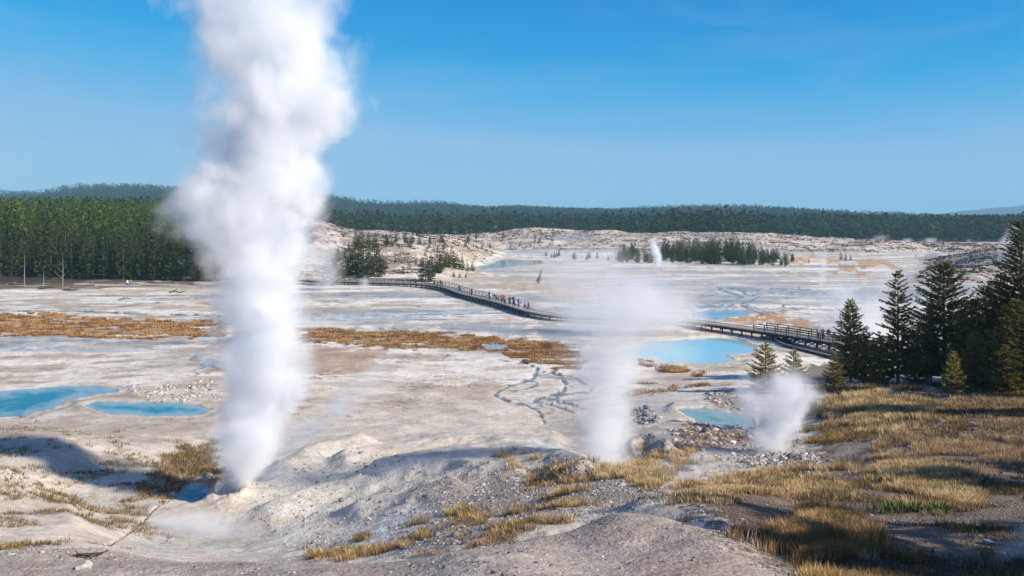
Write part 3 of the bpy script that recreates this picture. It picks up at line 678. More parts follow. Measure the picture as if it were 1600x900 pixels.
for px, pb, pt, Y, k, sx, lb in NEAR_TREES:
    p = on(px, Y, -0.1); top = EYE - (pt - HOR) / FPX * Y
    conifer(KN[k], p, top - p.z, lb, "conifers on the right-hand slope", sx=sx)
for px, Y, k in ((1655, 80, 'tall'), (1740, 62, 'tall'), (2760, 30, 'tall'), (3000, 24, 'broad'), (3300, 15, 'tall'), (3700, 11, 'tall'), (5200, 9, 'tall')):
    p = on(px, Y, -0.1); conifer(KN[k], p, 15, "tall conifer standing outside the right edge of the view", "conifers beyond the right edge", sx=1.1)

for x_, y_, h_ in ((25, 6.2, 15), (30, 1.5, 16), (21, 9.5, 12)):
    conifer(KN['slim'], (x_, y_, float(H(x_, y_)[0]) - .1), h_, "tall conifer standing outside the right edge of the view", "conifers beyond the right edge")
# middle-distance conifers
MID = [conifer_kind(30 + i, 10, R, (22, 8, 4, 3, .75), width=.5, top_pow=tp, gaps=.12, droop=.1, green=g, base=bs)
       for i, (R, tp, g, bs) in enumerate(((1.8, .85, (0.055, 0.082, 0.022), .08), (2.1, .95, (0.070, 0.094, 0.024), .05), (1.6, .75, (0.040, 0.060, 0.020), .10), (2.5, .8, (0.064, 0.080, 0.024), .02)))]
rngm = random.Random(9)
def where(px):
    return "beside the left edge" if px < 40 else "near the bleached snags" if px < 115 else "above the fallen logs" if px < 190 else "behind the two walkers" if px < 240 else "close to the steam column"
n_front = 0
for i in range(70):
    px = -30 + 372 * (i + rngm.uniform(-.4, .4)) / 70; Y = 266 + (i % 3) * 7 + rngm.uniform(-3, 3)
    if i % 3 == 0: Y = 263 + rngm.uniform(0, 3)
    h = rngm.uniform(12.5, 18.5) * (0.92 if i % 3 else 0.85) * (0.72 if px > 290 else 1)
    conifer(MID[rngm.choice((0, 0, 1, 2, 3))], on(px, Y, -.2), h, "tall green conifer in the front rows of the left forest, " + where(px), "conifers along the front of the left forest", sx=rngm.uniform(.75, 1.0))
KNOLL = [(516,446,393),(540,432,392),(551,428,385),(560,430,372),(568,434,380),(577,430,388),(589,432,392),(597,432,398),(585,420,375),(556,390,362),(565,388,360),(576,385,362),(586,388,366),
 (604,383,366),(612,386,372),(634,384,364),(640,386,368),(655,382,366),(665,440,398),(673,438,402),(684,425,388),(692,420,385),(699,418,392),(706,417,386),(714,420,395),(722,422,400),(730,424,406),(738,425,411),
 (686,427,408),(709,433,424),(718,434,426),(728,434,428),(630,428,417),(659,415,403),(650,412,404),(618,410,402),(522,420,398),(528,408,385),(550,408,390),(545,395,378),(533,440,405),(604,420,408)]
for i, (px, pb, pt) in enumerate(KNOLL):
    p = at(px, pb, 262, 620); h = max(1.6, (pb - pt) / FPX * p.y * 1.05)
    conifer(MID[(3, 1, 3, 0)[i % 4]], p, h, "conifer scattered on the white knoll above the boardwalk, " + ("left shoulder" if px < 545 else "in the left grove" if px < 600 else "bare middle slope" if px < 662 else "in the right grove"), "conifers on the white knoll", sx=rngm.uniform(1.0, 1.35) * (1.2 if h < 4 else 1))
for i in range(26):
    px = rngm.uniform(600, 850); pb = rngm.uniform(368, 385) + (px - 600) * 0.02; p = at(px, pb, 262, 640); h = rngm.uniform(1.8, 4.6)
    conifer(MID[i % 4], p, h, "small dark conifer on the crest behind the white knoll, " + ("left half" if px < 700 else "right half"), "small conifers on the knoll crest", sx=1.3)
def patch_h(px): return float(np.interp(px, [850, 900, 950, 990, 1040, 1080, 1130, 1180, 1210, 1240], [9, 15, 14, 22, 30, 33, 35, 30, 20, 14]))
for i in range(124):
    px = rngm.uniform(850, 1240) if i % 4 == 0 else rngm.uniform(965, 1240)
    if 1018 < px < 1034: px += 20
    pb = float(np.interp(px, [850, 960, 1060, 1240], [403, 411, 412, 417])) - rngm.uniform(0, 13) * (1 if px > 960 else .4); p = at(px, pb, 300, 640)
    h = patch_h(px) / FPX * p.y * rngm.uniform(.6, 1.05)
    conifer(MID[rngm.choice((0, 1, 2, 3))], p, h, "conifer in the island grove out on the flats, " + ("thin left tail" if px < 965 else "left of the white puff" if px < 1026 else "dense centre" if px < 1150 else "right end"), "conifers of the island grove", sx=rngm.uniform(1.0, 1.4))
for px, pb, h, lb in ((1314,406,4.0,"left tree of the trio far out on the flats"),(1321,407,3.6,"middle tree of the trio far out on the flats"),(1329,407,2.8,"right tree of the trio far out on the flats"),(1517,404,3.2,"lone small conifer on the grey dome"),(1264,410,1.6,"tiny conifer on the orange flat")):
    conifer(MID[3], at(px, pb, 250, 700), h, lb, None)
e = conifer(MID[2], at(840, 443, 200, 400), 4.2, "single leaning dark conifer alone on the steaming flat", None, sx=.9); e.rotation_euler = (0, 0.30, 0)

# the deep forests: one mass
def bulk(name, pts, kinds, label, seed, tone=None):
    """pts: (x, y, z, height, widen)"""
    rng = np.random.default_rng(seed); VV = []; TT = []
    pts = np.array(pts); kid = rng.integers(0, len(kinds), len(pts))
    for k, (V, T, h0) in enumerate(kinds):
        q = pts[kid == k]; a = rng.uniform(0, 6.28, len(q)); s = q[:, 3] / h0
        ca, sa = np.cos(a)[:, None], np.sin(a)[:, None]; sx = (s * q[:, 4])[:, None]
        X = q[:, 0:1] + sx * (ca * V[None, :, 0] - sa * V[None, :, 1]); Y = q[:, 1:2] + sx * (sa * V[None, :, 0] + ca * V[None, :, 1]); Z = q[:, 2:3] + s[:, None] * V[None, :, 2]
        VV.append(np.stack([X, Y, Z], -1).reshape(-1, 3)); tn = rng.uniform(.55, 1.6, (len(q), 1, 1)) * (1 + (rng.random((len(q), 1, 1)) < .12) * np.array([.5, .15, 0]))
        TT.append((T[None] * tn).reshape(-1, 3))
    VV = np.concatenate(VV); TT = np.concatenate(TT)
    o = link(name, mesh_np(name, VV, quadF(len(VV) // 4), needle, False, None, TT)); tag(o, label, "forest", None, "stuff"); return o
def look(m, x, y):
    i = np.clip(np.searchsorted(RS, np.hypot(x, y)) - 1, 0, NR - 1); j = np.clip(np.searchsorted(TH, np.arctan2(x, y)) - 1, 0, NTH - 1); return m[i, j]
def tpl(seed, detail, R, green, **kw):
    V, T, _ = crown_quads(np.random.default_rng(seed), 10, R, *detail, green=green, **kw); return V, T, 10
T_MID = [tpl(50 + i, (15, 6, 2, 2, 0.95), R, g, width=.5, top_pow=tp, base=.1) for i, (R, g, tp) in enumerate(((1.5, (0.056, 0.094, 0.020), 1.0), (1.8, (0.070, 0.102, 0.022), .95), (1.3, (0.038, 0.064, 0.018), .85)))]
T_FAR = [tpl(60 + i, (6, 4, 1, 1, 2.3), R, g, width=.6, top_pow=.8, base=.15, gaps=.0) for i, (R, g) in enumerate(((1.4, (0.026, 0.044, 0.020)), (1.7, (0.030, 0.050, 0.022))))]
rng = np.random.default_rng(77)
Y = 276 + 470 * rng.random(5200) ** 1.4; px = rng.uniform(-110, 450, 5200); ok = (px < 395 + (Y - 283) * .9); Y, px = Y[ok], px[ok]; x = (px - 800) / FPX * Y
z = H(x, Y); z0 = z - 0.2
bulk("forest", np.stack([x, Y, z0, rng.uniform(8.5, 18, len(x)) * (.8 + .4 * fbm(x / 25, Y / 25, 44, 3)), rng.uniform(.75, 1.25, len(x))], 1), T_MID, "dense green lodgepole forest climbing the slope on the left", 1)
N = 21000
px = rng.uniform(-180, 1790, N); Y = 640 + 1950 * rng.random(N) ** 2.4; x = (px - 800) / FPX * Y
Y0 = 735 + 90 * (fbm(px / 90, px * 0 + 3, 7, 3) - .5) * 2 + np.clip(px - 1150, 0, 300) * .25 - 150 * sstep(560, 520, px) - 60 * sstep(720, 650, px)
ok = look(wood_f, x, Y) > .55; ok &= ~((px < 470) & (Y < 760)); x, Y, px = x[ok], Y[ok], px[ok]
hh_ = rng.uniform(9, 20, len(x)) * (0.85 + .5 * fbm(x / 60, Y / 60, 8, 2))
bulk("far_forest", np.stack([x, Y, H(x, Y) - .3, hh_, rng.uniform(.8, 1.2, len(x))], 1), T_FAR, "belt of dark forest along the far side of the basin", 2)
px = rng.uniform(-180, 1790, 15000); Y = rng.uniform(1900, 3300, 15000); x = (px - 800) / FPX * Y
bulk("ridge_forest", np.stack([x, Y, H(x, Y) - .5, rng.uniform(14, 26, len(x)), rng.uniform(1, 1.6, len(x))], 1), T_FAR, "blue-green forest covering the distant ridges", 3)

gx = []
for i in range(150):
    px = rngm.uniform(960, 1238); 
    if 1014 < px < 1036: continue
    p = at(px, float(np.interp(px, [850, 960, 1060, 1240], [403, 410, 411, 416])) - rngm.uniform(2, 15), 300, 640); gx.append((p.x, p.y, p.z, patch_h(px) / FPX * p.y * rngm.uniform(.5, .9), 1.3))
bulk("grove", gx, T_MID, "smaller conifers filling the island grove behind its front trees", 5)
kx = []
for i in range(110):
    px = rngm.uniform(520, 860); p = at(px, rngm.uniform(362, 428 if px < 740 else 384), 262, 640)
    if p.z > 1.2: kx.append((p.x, p.y, p.z - .1, rngm.uniform(1.2, 4.2), 1.5))
bulk("small_conifers", kx, T_MID, "smallest conifers sprinkled over the white knoll", 6)
# bleached snags in front of the left forest and fallen wood
def snag(px, pb, h, lb, arms=()):
    p = at(px, pb, 230, 300); e = empty("dead_tree", p); tag(e, lb, "dead tree", "bleached snags before the left forest")
    mb = MB(); mb.tube([(0, 0, -.3), (0.05, 0, h * .5), (0, 0, h)], [.15, .11, .04], 6); mb.build("trunk", dead_bark, e, True)
    for (z, dx, dz) in arms:
        m = MB(); m.tube([(0, 0, z), (dx * .5, -.2, z + dz * .4), (dx, -.3, z + dz)], [.08, .05, .02], 5); m.build("branch", dead_bark, e, True)
snag(38, 448, 9.2, "thin straight bleached snag nearest the left edge of the photo")
snag(68, 449, 5.2, "short bleached snag, middle one of the three")
snag(98, 451, 10.0, "bleached snag with spreading bare arms", ((2.6, -2.2, 2.4), (3.2, 1.2, 1.6), (4.4, -1.6, 2.0), (3.0, -3.0, -.4), (5.4, .9, 1.2), (6.5, -1, 1)))
rl = random.Random(3)
for px, py, L, lb in ((72,453,5,"small crooked log lying below the short snag"),(112,455,7,"dark forked log on the pale ground beside the armed snag"),(150,452,6,"thin grey log on the pale bank below the trees"),(278,458,4.5,"short black log alone on the white flat near the steam"),(30,447,8,"long pale log at the forest edge by the first snag"),(195,470,3,"bit of driftwood out on the flat")):
    p = at(px, py, 200, 300); mb = MB(); a = rl.uniform(-.5, .5)
    pts = [Vector((math.cos(a) * L * (t - .5), math.sin(a) * L * (t - .5), .25 + rl.uniform(-.12, .5) * (t > 0))) for t in (0, .3, .6, 1)]
    mb.tube(pts, [.22, .2, .15, .05], 6); mb.tube([pts[1], pts[1] + Vector((.8, .4, 1.0))], [.1, .03], 5); mb.tube([pts[2], pts[2] + Vector((1.0, -.3, .5))], [.09, .02], 5)
    o = mb.build("fallen_log", bark if rl.random() < .6 else dead_bark, None, True, p); tag(o, lb, "log")

# ---- grass, sedge, scrub: blades picked out on the ground
grass_m = simple("dry_grass", (0.4, 0.3, 0.12), 0.8, 0.2, 1.2, use_tint=True, spec=0.1)
see_through(grass_m, 0.15)
def pick(mask, n, seed, vis=True):
    rng = np.random.default_rng(seed); w = (mask * (VIS if vis else 1)); i, j = np.nonzero(w > 0.03); p = w[i, j].astype(float)
    if not len(i): return np.zeros((0, 3))
    k = rng.choice(len(i), n, p=p / p.sum()); i, j = i[k], j[k]
    r = RS[i] + rng.uniform(0, 1, n) * (RS[np.minimum(i + 1, NR - 1)] - RS[i]); th = TH[j] + rng.uniform(0, 1, n) * 0.00143
    x = r * np.sin(th); y = r * np.cos(th); return np.stack([x, y, H(x, y)], 1)
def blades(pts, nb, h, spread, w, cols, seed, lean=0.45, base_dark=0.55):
    rng = np.random.default_rng(seed); n = len(pts)
    hs = np.asarray(h).reshape(-1, 1) * rng.uniform(.6, 1.3, (n, 1)) if np.ndim(h) else h * rng.uniform(.6, 1.3, (n, 1))
    a = rng.uniform(0, 6.28, (n, nb)); rr = rng.uniform(0, 1, (n, nb)) ** .6 * spread
    bx = pts[:, 0:1] + np.cos(a) * rr; by = pts[:, 1:2] + np.sin(a) * rr; bz = np.repeat(pts[:, 2:3] - .03, nb, 1)
    a2 = a + rng.uniform(-.9, .9, (n, nb)); L = hs * rng.uniform(.55, 1.1, (n, nb)); ln = lean * rng.uniform(.1, 1, (n, nb))
    tx = bx + np.cos(a2) * L * ln; ty = by + np.sin(a2) * L * ln; tz = bz + L * np.sqrt(1 - ln ** 2 * .8)
    wa = rng.uniform(0, 3.14, (n, nb)); wd = w * rng.uniform(.6, 1.4, (n, nb))
    dx, dy = np.cos(wa) * wd / 2, np.sin(wa) * wd / 2
    B1 = np.stack([bx - dx, by - dy, bz], -1); B2 = np.stack([bx + dx, by + dy, bz], -1)
    M2 = np.stack([(bx * .45 + tx * .55) + dx * .8, (by * .45 + ty * .55) + dy * .8, bz * .38 + tz * .62], -1); TP = np.stack([tx, ty, tz], -1)
    V = np.stack([B1, B2, M2, TP], 2).reshape(-1, 3)
    cols = np.array(cols); cf = fbm(pts[:, 0] / (spread * 5), pts[:, 1] / (spread * 5), seed + 300, 3); ci = np.clip(((cf - .5) * 2.6 + .5 + rng.normal(0, .22, n)) * len(cols), 0, len(cols) - 1).astype(int); c = cols[ci][:, None, :] * rng.uniform(.75, 1.3, (n, nb, 1))
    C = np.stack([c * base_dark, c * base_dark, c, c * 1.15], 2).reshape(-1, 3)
    return V, np.clip(C, 0, .8)
def grass_obj(name, sets, label, cat="grass"):
    V = np.concatenate([s[0] for s in sets]); C = np.concatenate([s[1] for s in sets])
    o = link(name, mesh_np(name, V, quadF(len(V) // 4), grass_m, False, None, C)); tag(o, label, cat, None, "stuff"); return o
GOLD = [(0.36, 0.23, 0.12), (0.66, 0.47, 0.24), (0.76, 0.58, 0.34), (0.58, 0.39, 0.19), (0.30, 0.22, 0.12)]
TAN = [(0.42, 0.30, 0.18), (0.36, 0.24, 0.14), (0.48, 0.37, 0.22), (0.30, 0.25, 0.14)]
PINK = [(0.40, 0.28, 0.20), (0.44, 0.33, 0.18), (0.33, 0.22, 0.16)]
OLIVE = [(0.19, 0.14, 0.055), (0.27, 0.18, 0.07), (0.13, 0.10, 0.04), (0.33, 0.215, 0.09)]
BROWN = [(0.17, 0.115, 0.07), (0.12, 0.085, 0.055), (0.22, 0.15, 0.08)]
hole = sstep(.42, .56, fbm(GX / 1.8, GY / 1.8, 121, 4))
def R_(poly, **k): return region(poly, 4, 30, 1.6, **k) * hole
g1m = np.maximum(R_([(868,736),(950,736),(1040,736),(1034,754),(1000,772),(970,764),(900,748)], rmin=24, rmax=52), R_([(1060,768),(1180,750),(1300,737),(1420,730),(1500,745),(1520,790),(1430,800),(1330,790),(1250,790),(1180,776),(1110,798),(1070,792)], rmin=17, rmax=45))
g2m = R_([(1160,826),(1240,800),(1330,822),(1400,850),(1440,900),(1440,930),(1300,920),(1240,862)], rmin=11, rmax=26)
g3m = R_([(1390,702),(1480,692),(1600,682),(1790,680),(1790,735),(1600,735),(1480,738),(1380,728)], rmin=30, rmax=62)
g4m = R_([(1290,642),(1330,626),(1430,630),(1440,655),(1360,670),(1300,667)], rmin=50, rmax=90)
g5m = R_([(1430,640),(1600,618),(1790,618),(1790,655),(1500,668)], rmin=50, rmax=98)
dark_soil = region([(1105,795),(1180,780),(1250,798),(1260,828),(1180,836)], 5, 10, 1.5, 14, 34)
big = sstep(.44, .52, fbm(GX / 5, GY / 5, 127, 3)); g1m *= .25 + .75 * big; g2m *= .4 + .6 * big; g1m *= (1 - dark_soil) * (1 - bare); g2m *= (1 - dark_soil) * (1 - bare); g5m *= .3 + .7 * big; g3m *= .3 + .7 * big
g6m = np.maximum.reduce([R_([(495,868),(560,846),(640,846),(660,866),(560,880),(490,880)], rmin=18, rmax=45), R_([(630,836),(655,824),(664,838),(622,860)], rmin=20, rmax=45), R_([(690,872),(760,836),(830,800),(880,765),(940,766),(930,782),(860,818),(790,852),(700,884)], rmin=18, rmax=45), R_([(725,800),(760,812),(755,822),(720,812)], rmin=20, rmax=45)])
g7m = np.maximum.reduce([R_([(778,716),(835,722),(850,732),(800,728)], rmin=35, rmax=60), R_([(830,744),(858,742),(850,752),(828,752)], rmin=30, rmax=60), R_([(1015,712),(1060,708),(1110,712),(1100,720),(1020,722)], rmin=35, rmax=60), R_([(1215,745),(1290,738),(1290,750),(1200,752)], rmin=25, rmax=60)])
bushm = soil * (1 - bare * .9) * sstep(.47, .56, fbm(GX / 3.5, GY / 3.5, 131, 4)) * (1 - dark_soil * .8)
sets = []
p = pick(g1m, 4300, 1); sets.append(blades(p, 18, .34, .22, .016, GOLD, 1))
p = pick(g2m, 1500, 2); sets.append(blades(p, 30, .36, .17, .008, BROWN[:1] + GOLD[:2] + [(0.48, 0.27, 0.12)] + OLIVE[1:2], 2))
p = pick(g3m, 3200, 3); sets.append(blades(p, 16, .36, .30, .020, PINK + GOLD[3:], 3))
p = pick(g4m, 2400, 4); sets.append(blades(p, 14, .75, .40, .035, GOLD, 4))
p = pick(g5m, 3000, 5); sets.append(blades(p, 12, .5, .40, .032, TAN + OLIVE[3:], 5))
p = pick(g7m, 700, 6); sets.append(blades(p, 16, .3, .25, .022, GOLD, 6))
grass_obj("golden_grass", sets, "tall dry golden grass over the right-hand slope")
sets = []
p = pick(g6m, 520, 7); sets.append(blades(p, 26, .28, .15, .011, OLIVE + GOLD[:1] + GOLD[3:], 7))
p = pick(g6m * (fbm(GX / .8, GY / .8, 141, 2) > .5), 200, 8); sets.append(blades(p, 28, .30, .16, .011, GOLD, 8))
grass_obj("gully_grass", sets, "olive and golden tufts along the gully behind the gravel mound")
sets = []
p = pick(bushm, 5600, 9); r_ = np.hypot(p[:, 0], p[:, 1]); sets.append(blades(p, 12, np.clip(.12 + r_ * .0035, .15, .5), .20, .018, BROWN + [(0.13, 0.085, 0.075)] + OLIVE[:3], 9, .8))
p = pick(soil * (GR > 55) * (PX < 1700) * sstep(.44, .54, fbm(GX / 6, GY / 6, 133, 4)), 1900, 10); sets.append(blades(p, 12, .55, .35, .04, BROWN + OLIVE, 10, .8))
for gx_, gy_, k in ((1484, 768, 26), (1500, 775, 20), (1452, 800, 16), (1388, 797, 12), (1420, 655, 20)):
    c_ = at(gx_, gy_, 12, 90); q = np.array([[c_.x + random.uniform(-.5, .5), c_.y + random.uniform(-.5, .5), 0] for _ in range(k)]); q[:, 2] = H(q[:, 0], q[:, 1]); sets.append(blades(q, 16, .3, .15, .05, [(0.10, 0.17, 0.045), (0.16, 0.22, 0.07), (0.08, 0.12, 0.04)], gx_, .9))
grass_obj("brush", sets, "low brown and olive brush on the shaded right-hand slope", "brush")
sets = []
far_s = sedge * (GR > 60) * (.35 + .65 * sstep(.38, .50, fbm(GX / 4, GY / 2.5, 129, 4)))
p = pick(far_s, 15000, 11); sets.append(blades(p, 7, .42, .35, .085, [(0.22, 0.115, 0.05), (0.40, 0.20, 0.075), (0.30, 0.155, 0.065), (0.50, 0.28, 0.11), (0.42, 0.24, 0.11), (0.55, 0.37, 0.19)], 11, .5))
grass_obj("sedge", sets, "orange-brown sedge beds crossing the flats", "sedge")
# scattered small plants
sets = []
sl = region([(-170,770),(60,760),(200,790),(250,800),(240,850),(180,860),(-170,858)], 6, 30, 1.5, 20, 50) * (fbm(GX / 2.2, GY / 2.2, 151, 4) > .50)
p = pick(sl, 900, 12); sets.append(blades(p, 16, .20, .20, .022, OLIVE + BROWN + TAN, 12, .8))
sl = region([(-170,700),(90,690),(330,700),(335,760),(240,770),(-170,760)], 6, 30, 1.5, 40, 80) * (fbm(GX / 3, GY / 3, 153, 4) > .5)
p = pick(sl, 650, 13); sets.append(blades(p, 14, .25, .28, .035, OLIVE + BROWN + TAN, 13, .8))
sl = region([(265,715),(335,690),(335,745),(290,770),(200,790),(210,770)], 4, 16, 1.5, 40, 75)
p = pick(sl, 700, 14); sets.append(blades(p, 14, .35, .3, .035, OLIVE + TAN + BROWN, 14, .7))
sl = region([(380,530),(620,545),(900,600),(880,650),(600,650),(480,690),(400,700)], 6, 30, 1.5, 60, 130) * (fbm(GX / 4, GY / 4, 155, 4) > .585)
p = pick(sl, 700, 15); sets.append(blades(p, 8, .16, .3, .05, BROWN + TAN, 15, .8))
sl = ((GR > 60) & (GR < 120)) * region([(-170,655),(330,660),(340,690),(-170,690)], 6, 20, 1.5, 60, 130) * (fbm(GX / 4, GY / 4, 157, 4) > .6)
p = pick(sl, 200, 16); sets.append(blades(p, 8, .2, .35, .05, OLIVE + BROWN, 16, .8))
p = pick(((GR > 15) & (GR < 70)) * (1 - soil) * (fbm(GX / 5, GY / 5, 159, 4) > .56) * (PX < 1250), 420, 17); sets.append(blades(p, 12, .10, .10, .014, BROWN + OLIVE + TAN, 17, .8))
p = pick((kn > .3) * (fbm(GX / 10, GY / 10, 161, 4) > .48) * 1.0, 5200, 18); sets.append(blades(p, 7, .8, .7, .35, [(0.07, 0.065, 0.03), (0.13, 0.08, 0.045), (0.05, 0.06, 0.03), (0.16, 0.09, 0.05)], 18, .8))
p = pick(((GR > 120) & (GR < 260)) * (1 - sedge) * (fbm(GX / 10, GY / 5, 163, 4) > .62), 500, 19); sets.append(blades(p, 6, .16, .4, .07, BROWN, 19, .9))
p = pick(region([(1050,668),(1165,662),(1180,688),(1120,698),(1060,690)], 4, 16, 2, 50, 82), 500, 20); sets.append(blades(p, 12, .2, .3, .035, [(0.32, 0.17, 0.09), (0.2, 0.11, 0.06)] + TAN, 20, .8))
grass_obj("scrub", sets, "small dark plants dotted over the pale slopes", "scrub")

# ---- loose stones
def ico():
    t = (1 + 5 ** .5) / 2; v = np.array([(-1, t, 0), (1, t, 0), (-1, -t, 0), (1, -t, 0), (0, -1, t), (0, 1, t), (0, -1, -t), (0, 1, -t), (t, 0, -1), (t, 0, 1), (-t, 0, -1), (-t, 0, 1)], float)
    f = [(0, 11, 5), (0, 5, 1), (0, 1, 7), (0, 7, 10), (0, 10, 11), (1, 5, 9), (5, 11, 4), (11, 10, 2), (10, 7, 6), (7, 1, 8), (3, 9, 4), (3, 4, 2), (3, 2, 6), (3, 6, 8), (3, 8, 9), (4, 9, 5), (2, 4, 11), (6, 2, 10), (8, 6, 7), (9, 8, 1)]
    return v / np.linalg.norm(v[0]), np.array(f)
IV, IF = ico()
stone_m = simple("stone", (0.4, 0.36, 0.33), 0.9, 0.3, 4, use_tint=True)
def stones(pts, size, cols, seed):
    rng = np.random.default_rng(seed); n = len(pts); s = (np.asarray(size) * np.exp(rng.normal(0, .5, n)))[:, None, None]
    v = IV[None] * (1 + rng.normal(0, .22, (n, 12, 1))) * s * rng.uniform(.6, 1.3, (n, 1, 3)) * (1, 1, .7) + pts[:, None, :]
    cols = np.array(cols); c = cols[rng.integers(0, len(cols), n)] * rng.uniform(.7, 1.3, (n, 1))
    return v.reshape(-1, 3), (IF[None] + (np.arange(n) * 12)[:, None, None]).reshape(-1, 3), np.repeat(np.clip(c, 0, .8), 12, 0)
SC = [(0.42, 0.38, 0.35), (0.30, 0.27, 0.25), (0.55, 0.52, 0.49), (0.22, 0.19, 0.17)]
parts = []
nm_ = ((GR < 20) & (GR > 8)) * (1 - soil) * (fbm(GX / 1.2, GY / 1.2, 171, 3) > .42); p = pick(nm_ * 1.0, 9000, 21); parts.append(stones(p, .0075, SC, 1)); cl = nm_ * (fbm(GX / .5, GY / .5, 172, 3) > .66); p = pick(cl * 1.0, 1500, 31); parts.append(stones(p, .013, [(0.12, 0.10, 0.09), (0.2, 0.16, 0.14), (0.42, 0.36, 0.32)], 31))
p = pick(coarse * ((GR > 17) & (GR < 60)) * (1 - soil), 8000, 22); r_ = np.hypot(p[:, 0], p[:, 1]); parts.append(stones(p, .0009 * r_, SC[:2] + SC[:1] + SC[3:], 2))
bank = np.maximum(region([(1100,616),(1120,612),(1175,618),(1175,645),(1120,642)], 3, 14, 2, 70, 105), region([(1050,668),(1165,662),(1175,690),(1060,700)], 4, 16, 2, 50, 82))
p = pick(bank, 620, 23); parts.append(stones(p, .11, [(0.36, 0.33, 0.30), (0.5, 0.45, 0.41), (0.22, 0.19, 0.17)], 3))
bank2 = region([(1150,712),(1240,708),(1300,722),(1290,738),(1180,738)], 4, 14, 2, 36, 60); p = pick(bank2, 900, 24); parts.append(stones(p, .075, SC, 4))
bank3 = region([(985,640),(1012,636),(1030,655),(1000,662)], 3, 8, 1.6, 60, 90); p = pick(bank3, 300, 25); parts.append(stones(p, .14, [(0.2, 0.2, 0.21), (0.33, 0.33, 0.34)], 5))
p = pick(soil * (GR < 60) * (fbm(GX / 3, GY / 3, 173, 3) > .5), 1200, 26); r_ = np.hypot(p[:, 0], p[:, 1]); parts.append(stones(p, .0010 * r_, [(0.2, 0.16, 0.14), (0.33, 0.29, 0.27), (0.12, 0.1, 0.09)], 6))
p = pick(region([(200,605),(330,598),(335,625),(215,628)], 4, 20, 2, 80, 120), 500, 27); parts.append(stones(p, .10, [(0.55, 0.52, 0.48), (0.3, 0.27, 0.25)], 7))
off = 0; VV = []; FF = []; CC = []
for v_, f_, c_ in parts: VV.append(v_); FF.append(f_ + off); CC.append(c_); off += len(v_)
o = link("gravel", mesh_np("gravel", np.concatenate(VV), np.concatenate(FF), stone_m, False, None, np.concatenate(CC))); tag(o, "loose gravel and rubble strewn over mounds and banks", "gravel", None, "stuff")
# single rocks one can point to
def rock(px, py, size, col, lb, rmin=0, rmax=200, flat=.6, seed=1):
    size *= .58
    rng = np.random.default_rng(seed); m = bpy.data.meshes.new("rock")
    import bmesh
    bm = bmesh.new(); bmesh.ops.create_icosphere(bm, subdivisions=3, radius=1)
    dirs = rng.normal(size=(24, 3)); dirs /= np.linalg.norm(dirs, axis=1)[:, None]; offs = rng.uniform(.52, .82, 24)
    for v in bm.verts:
        c = np.array(v.co); 
        for d, o_ in zip(dirs, offs):
            k = c @ d
            if k > o_: c = c - d * (k - o_)
        c = c * (1 + .05 * math.sin(c[0] * 9 + seed) * math.sin(c[1] * 8)); v.co = Vector(c) * size
        v.co.z *= flat; v.co.x *= 1.25
    bm.to_mesh(m); bm.free(); m.materials.append(simple("rock", col, .9, .35, 3 / size))
    p = at(px, py, rmin, rmax); o = link("rock", m, None, p + Vector((0, 0, size * flat * .35))); o.rotation_euler = (0, 0, rng.uniform(0, 6.28)); tag(o, lb, "rock")
rock(131, 888, .26, (0.40, 0.375, 0.355), "pale slab of rock at the bottom left, the lower of a pair", 8, 30, .55, 1)
rock(152, 868, .26, (0.42, 0.395, 0.37), "pale rounded rock at the bottom left, the upper of a pair beside the dark twig", 8, 30, .5, 2)
rock(1236, 716, .55, (0.13, 0.12, 0.12), "dark boulder in the rubble under the small steam cloud", 30, 70, .8, 3)
rock(1287, 730, .6, (0.20, 0.18, 0.17), "brown-grey boulder at the right end of the rubble bank", 30, 70, .7, 4)
rock(1164, 722, .45, (0.28, 0.26, 0.25), "grey boulder at the left end of the rubble bank", 30, 70, .7, 5)
rock(1472, 660, .7, (0.38, 0.34, 0.31), "pale rock outcrop in the middle of the grassy slope", 40, 90, .45, 6)
rock(1520, 664, .5, (0.34, 0.31, 0.29), "smaller pale rock right of the slope outcrop", 40, 90, .5, 7)
rock(1424, 818, .17, (0.55, 0.52, 0.50), "white fist-sized stone on brown soil below the tall grass", 15, 40, .7, 8)
rock(1243, 862, .14, (0.45, 0.43, 0.40), "small grey stone among the near golden tufts", 10, 40, .5, 9)
rock(1075, 735, .7, (0.24, 0.26, 0.29), "grey-blue rock poking out of the low mist", 36, 60, .5, 10)
rock(1545, 850, .22, (0.40, 0.40, 0.42), "pale rock beside the dark steaming hole at the lower right", 12, 40, .6, 11)
rock(660, 684, .35, (0.2, 0.19, 0.19), "dark stone alone on the pale apron", 40, 90, .7, 12)
p0 = at(128, 872, 8, 24); mb = MB(); mb.tube([p0 + Vector((-.35, .1, .04)) * .55, p0 + Vector((-.1, 0, .1)) * .55, p0 + Vector((.15, .02, .1)) * .55, p0 + Vector((.5, .3, .05)) * .55, p0 + Vector((.62, .5, .06)) * .55], [.012, .025, .03, .02, .01], 6)
mb.tube([p0 + Vector((-.1, 0, .1)) * .55, p0 + Vector((-.25, .1, .2)) * .55], [.015, .006], 5); mb.tube([p0 + Vector((.15, .02, .1)) * .55, p0 + Vector((.4, -.2, .05)) * .55], [.02, .008], 5)
o = mb.build("twig", simple("dark_twig", (0.06, 0.045, 0.035), .85), None, True); tag(o, "dark forked twig lying over the pale rocks at the bottom left", "branch")
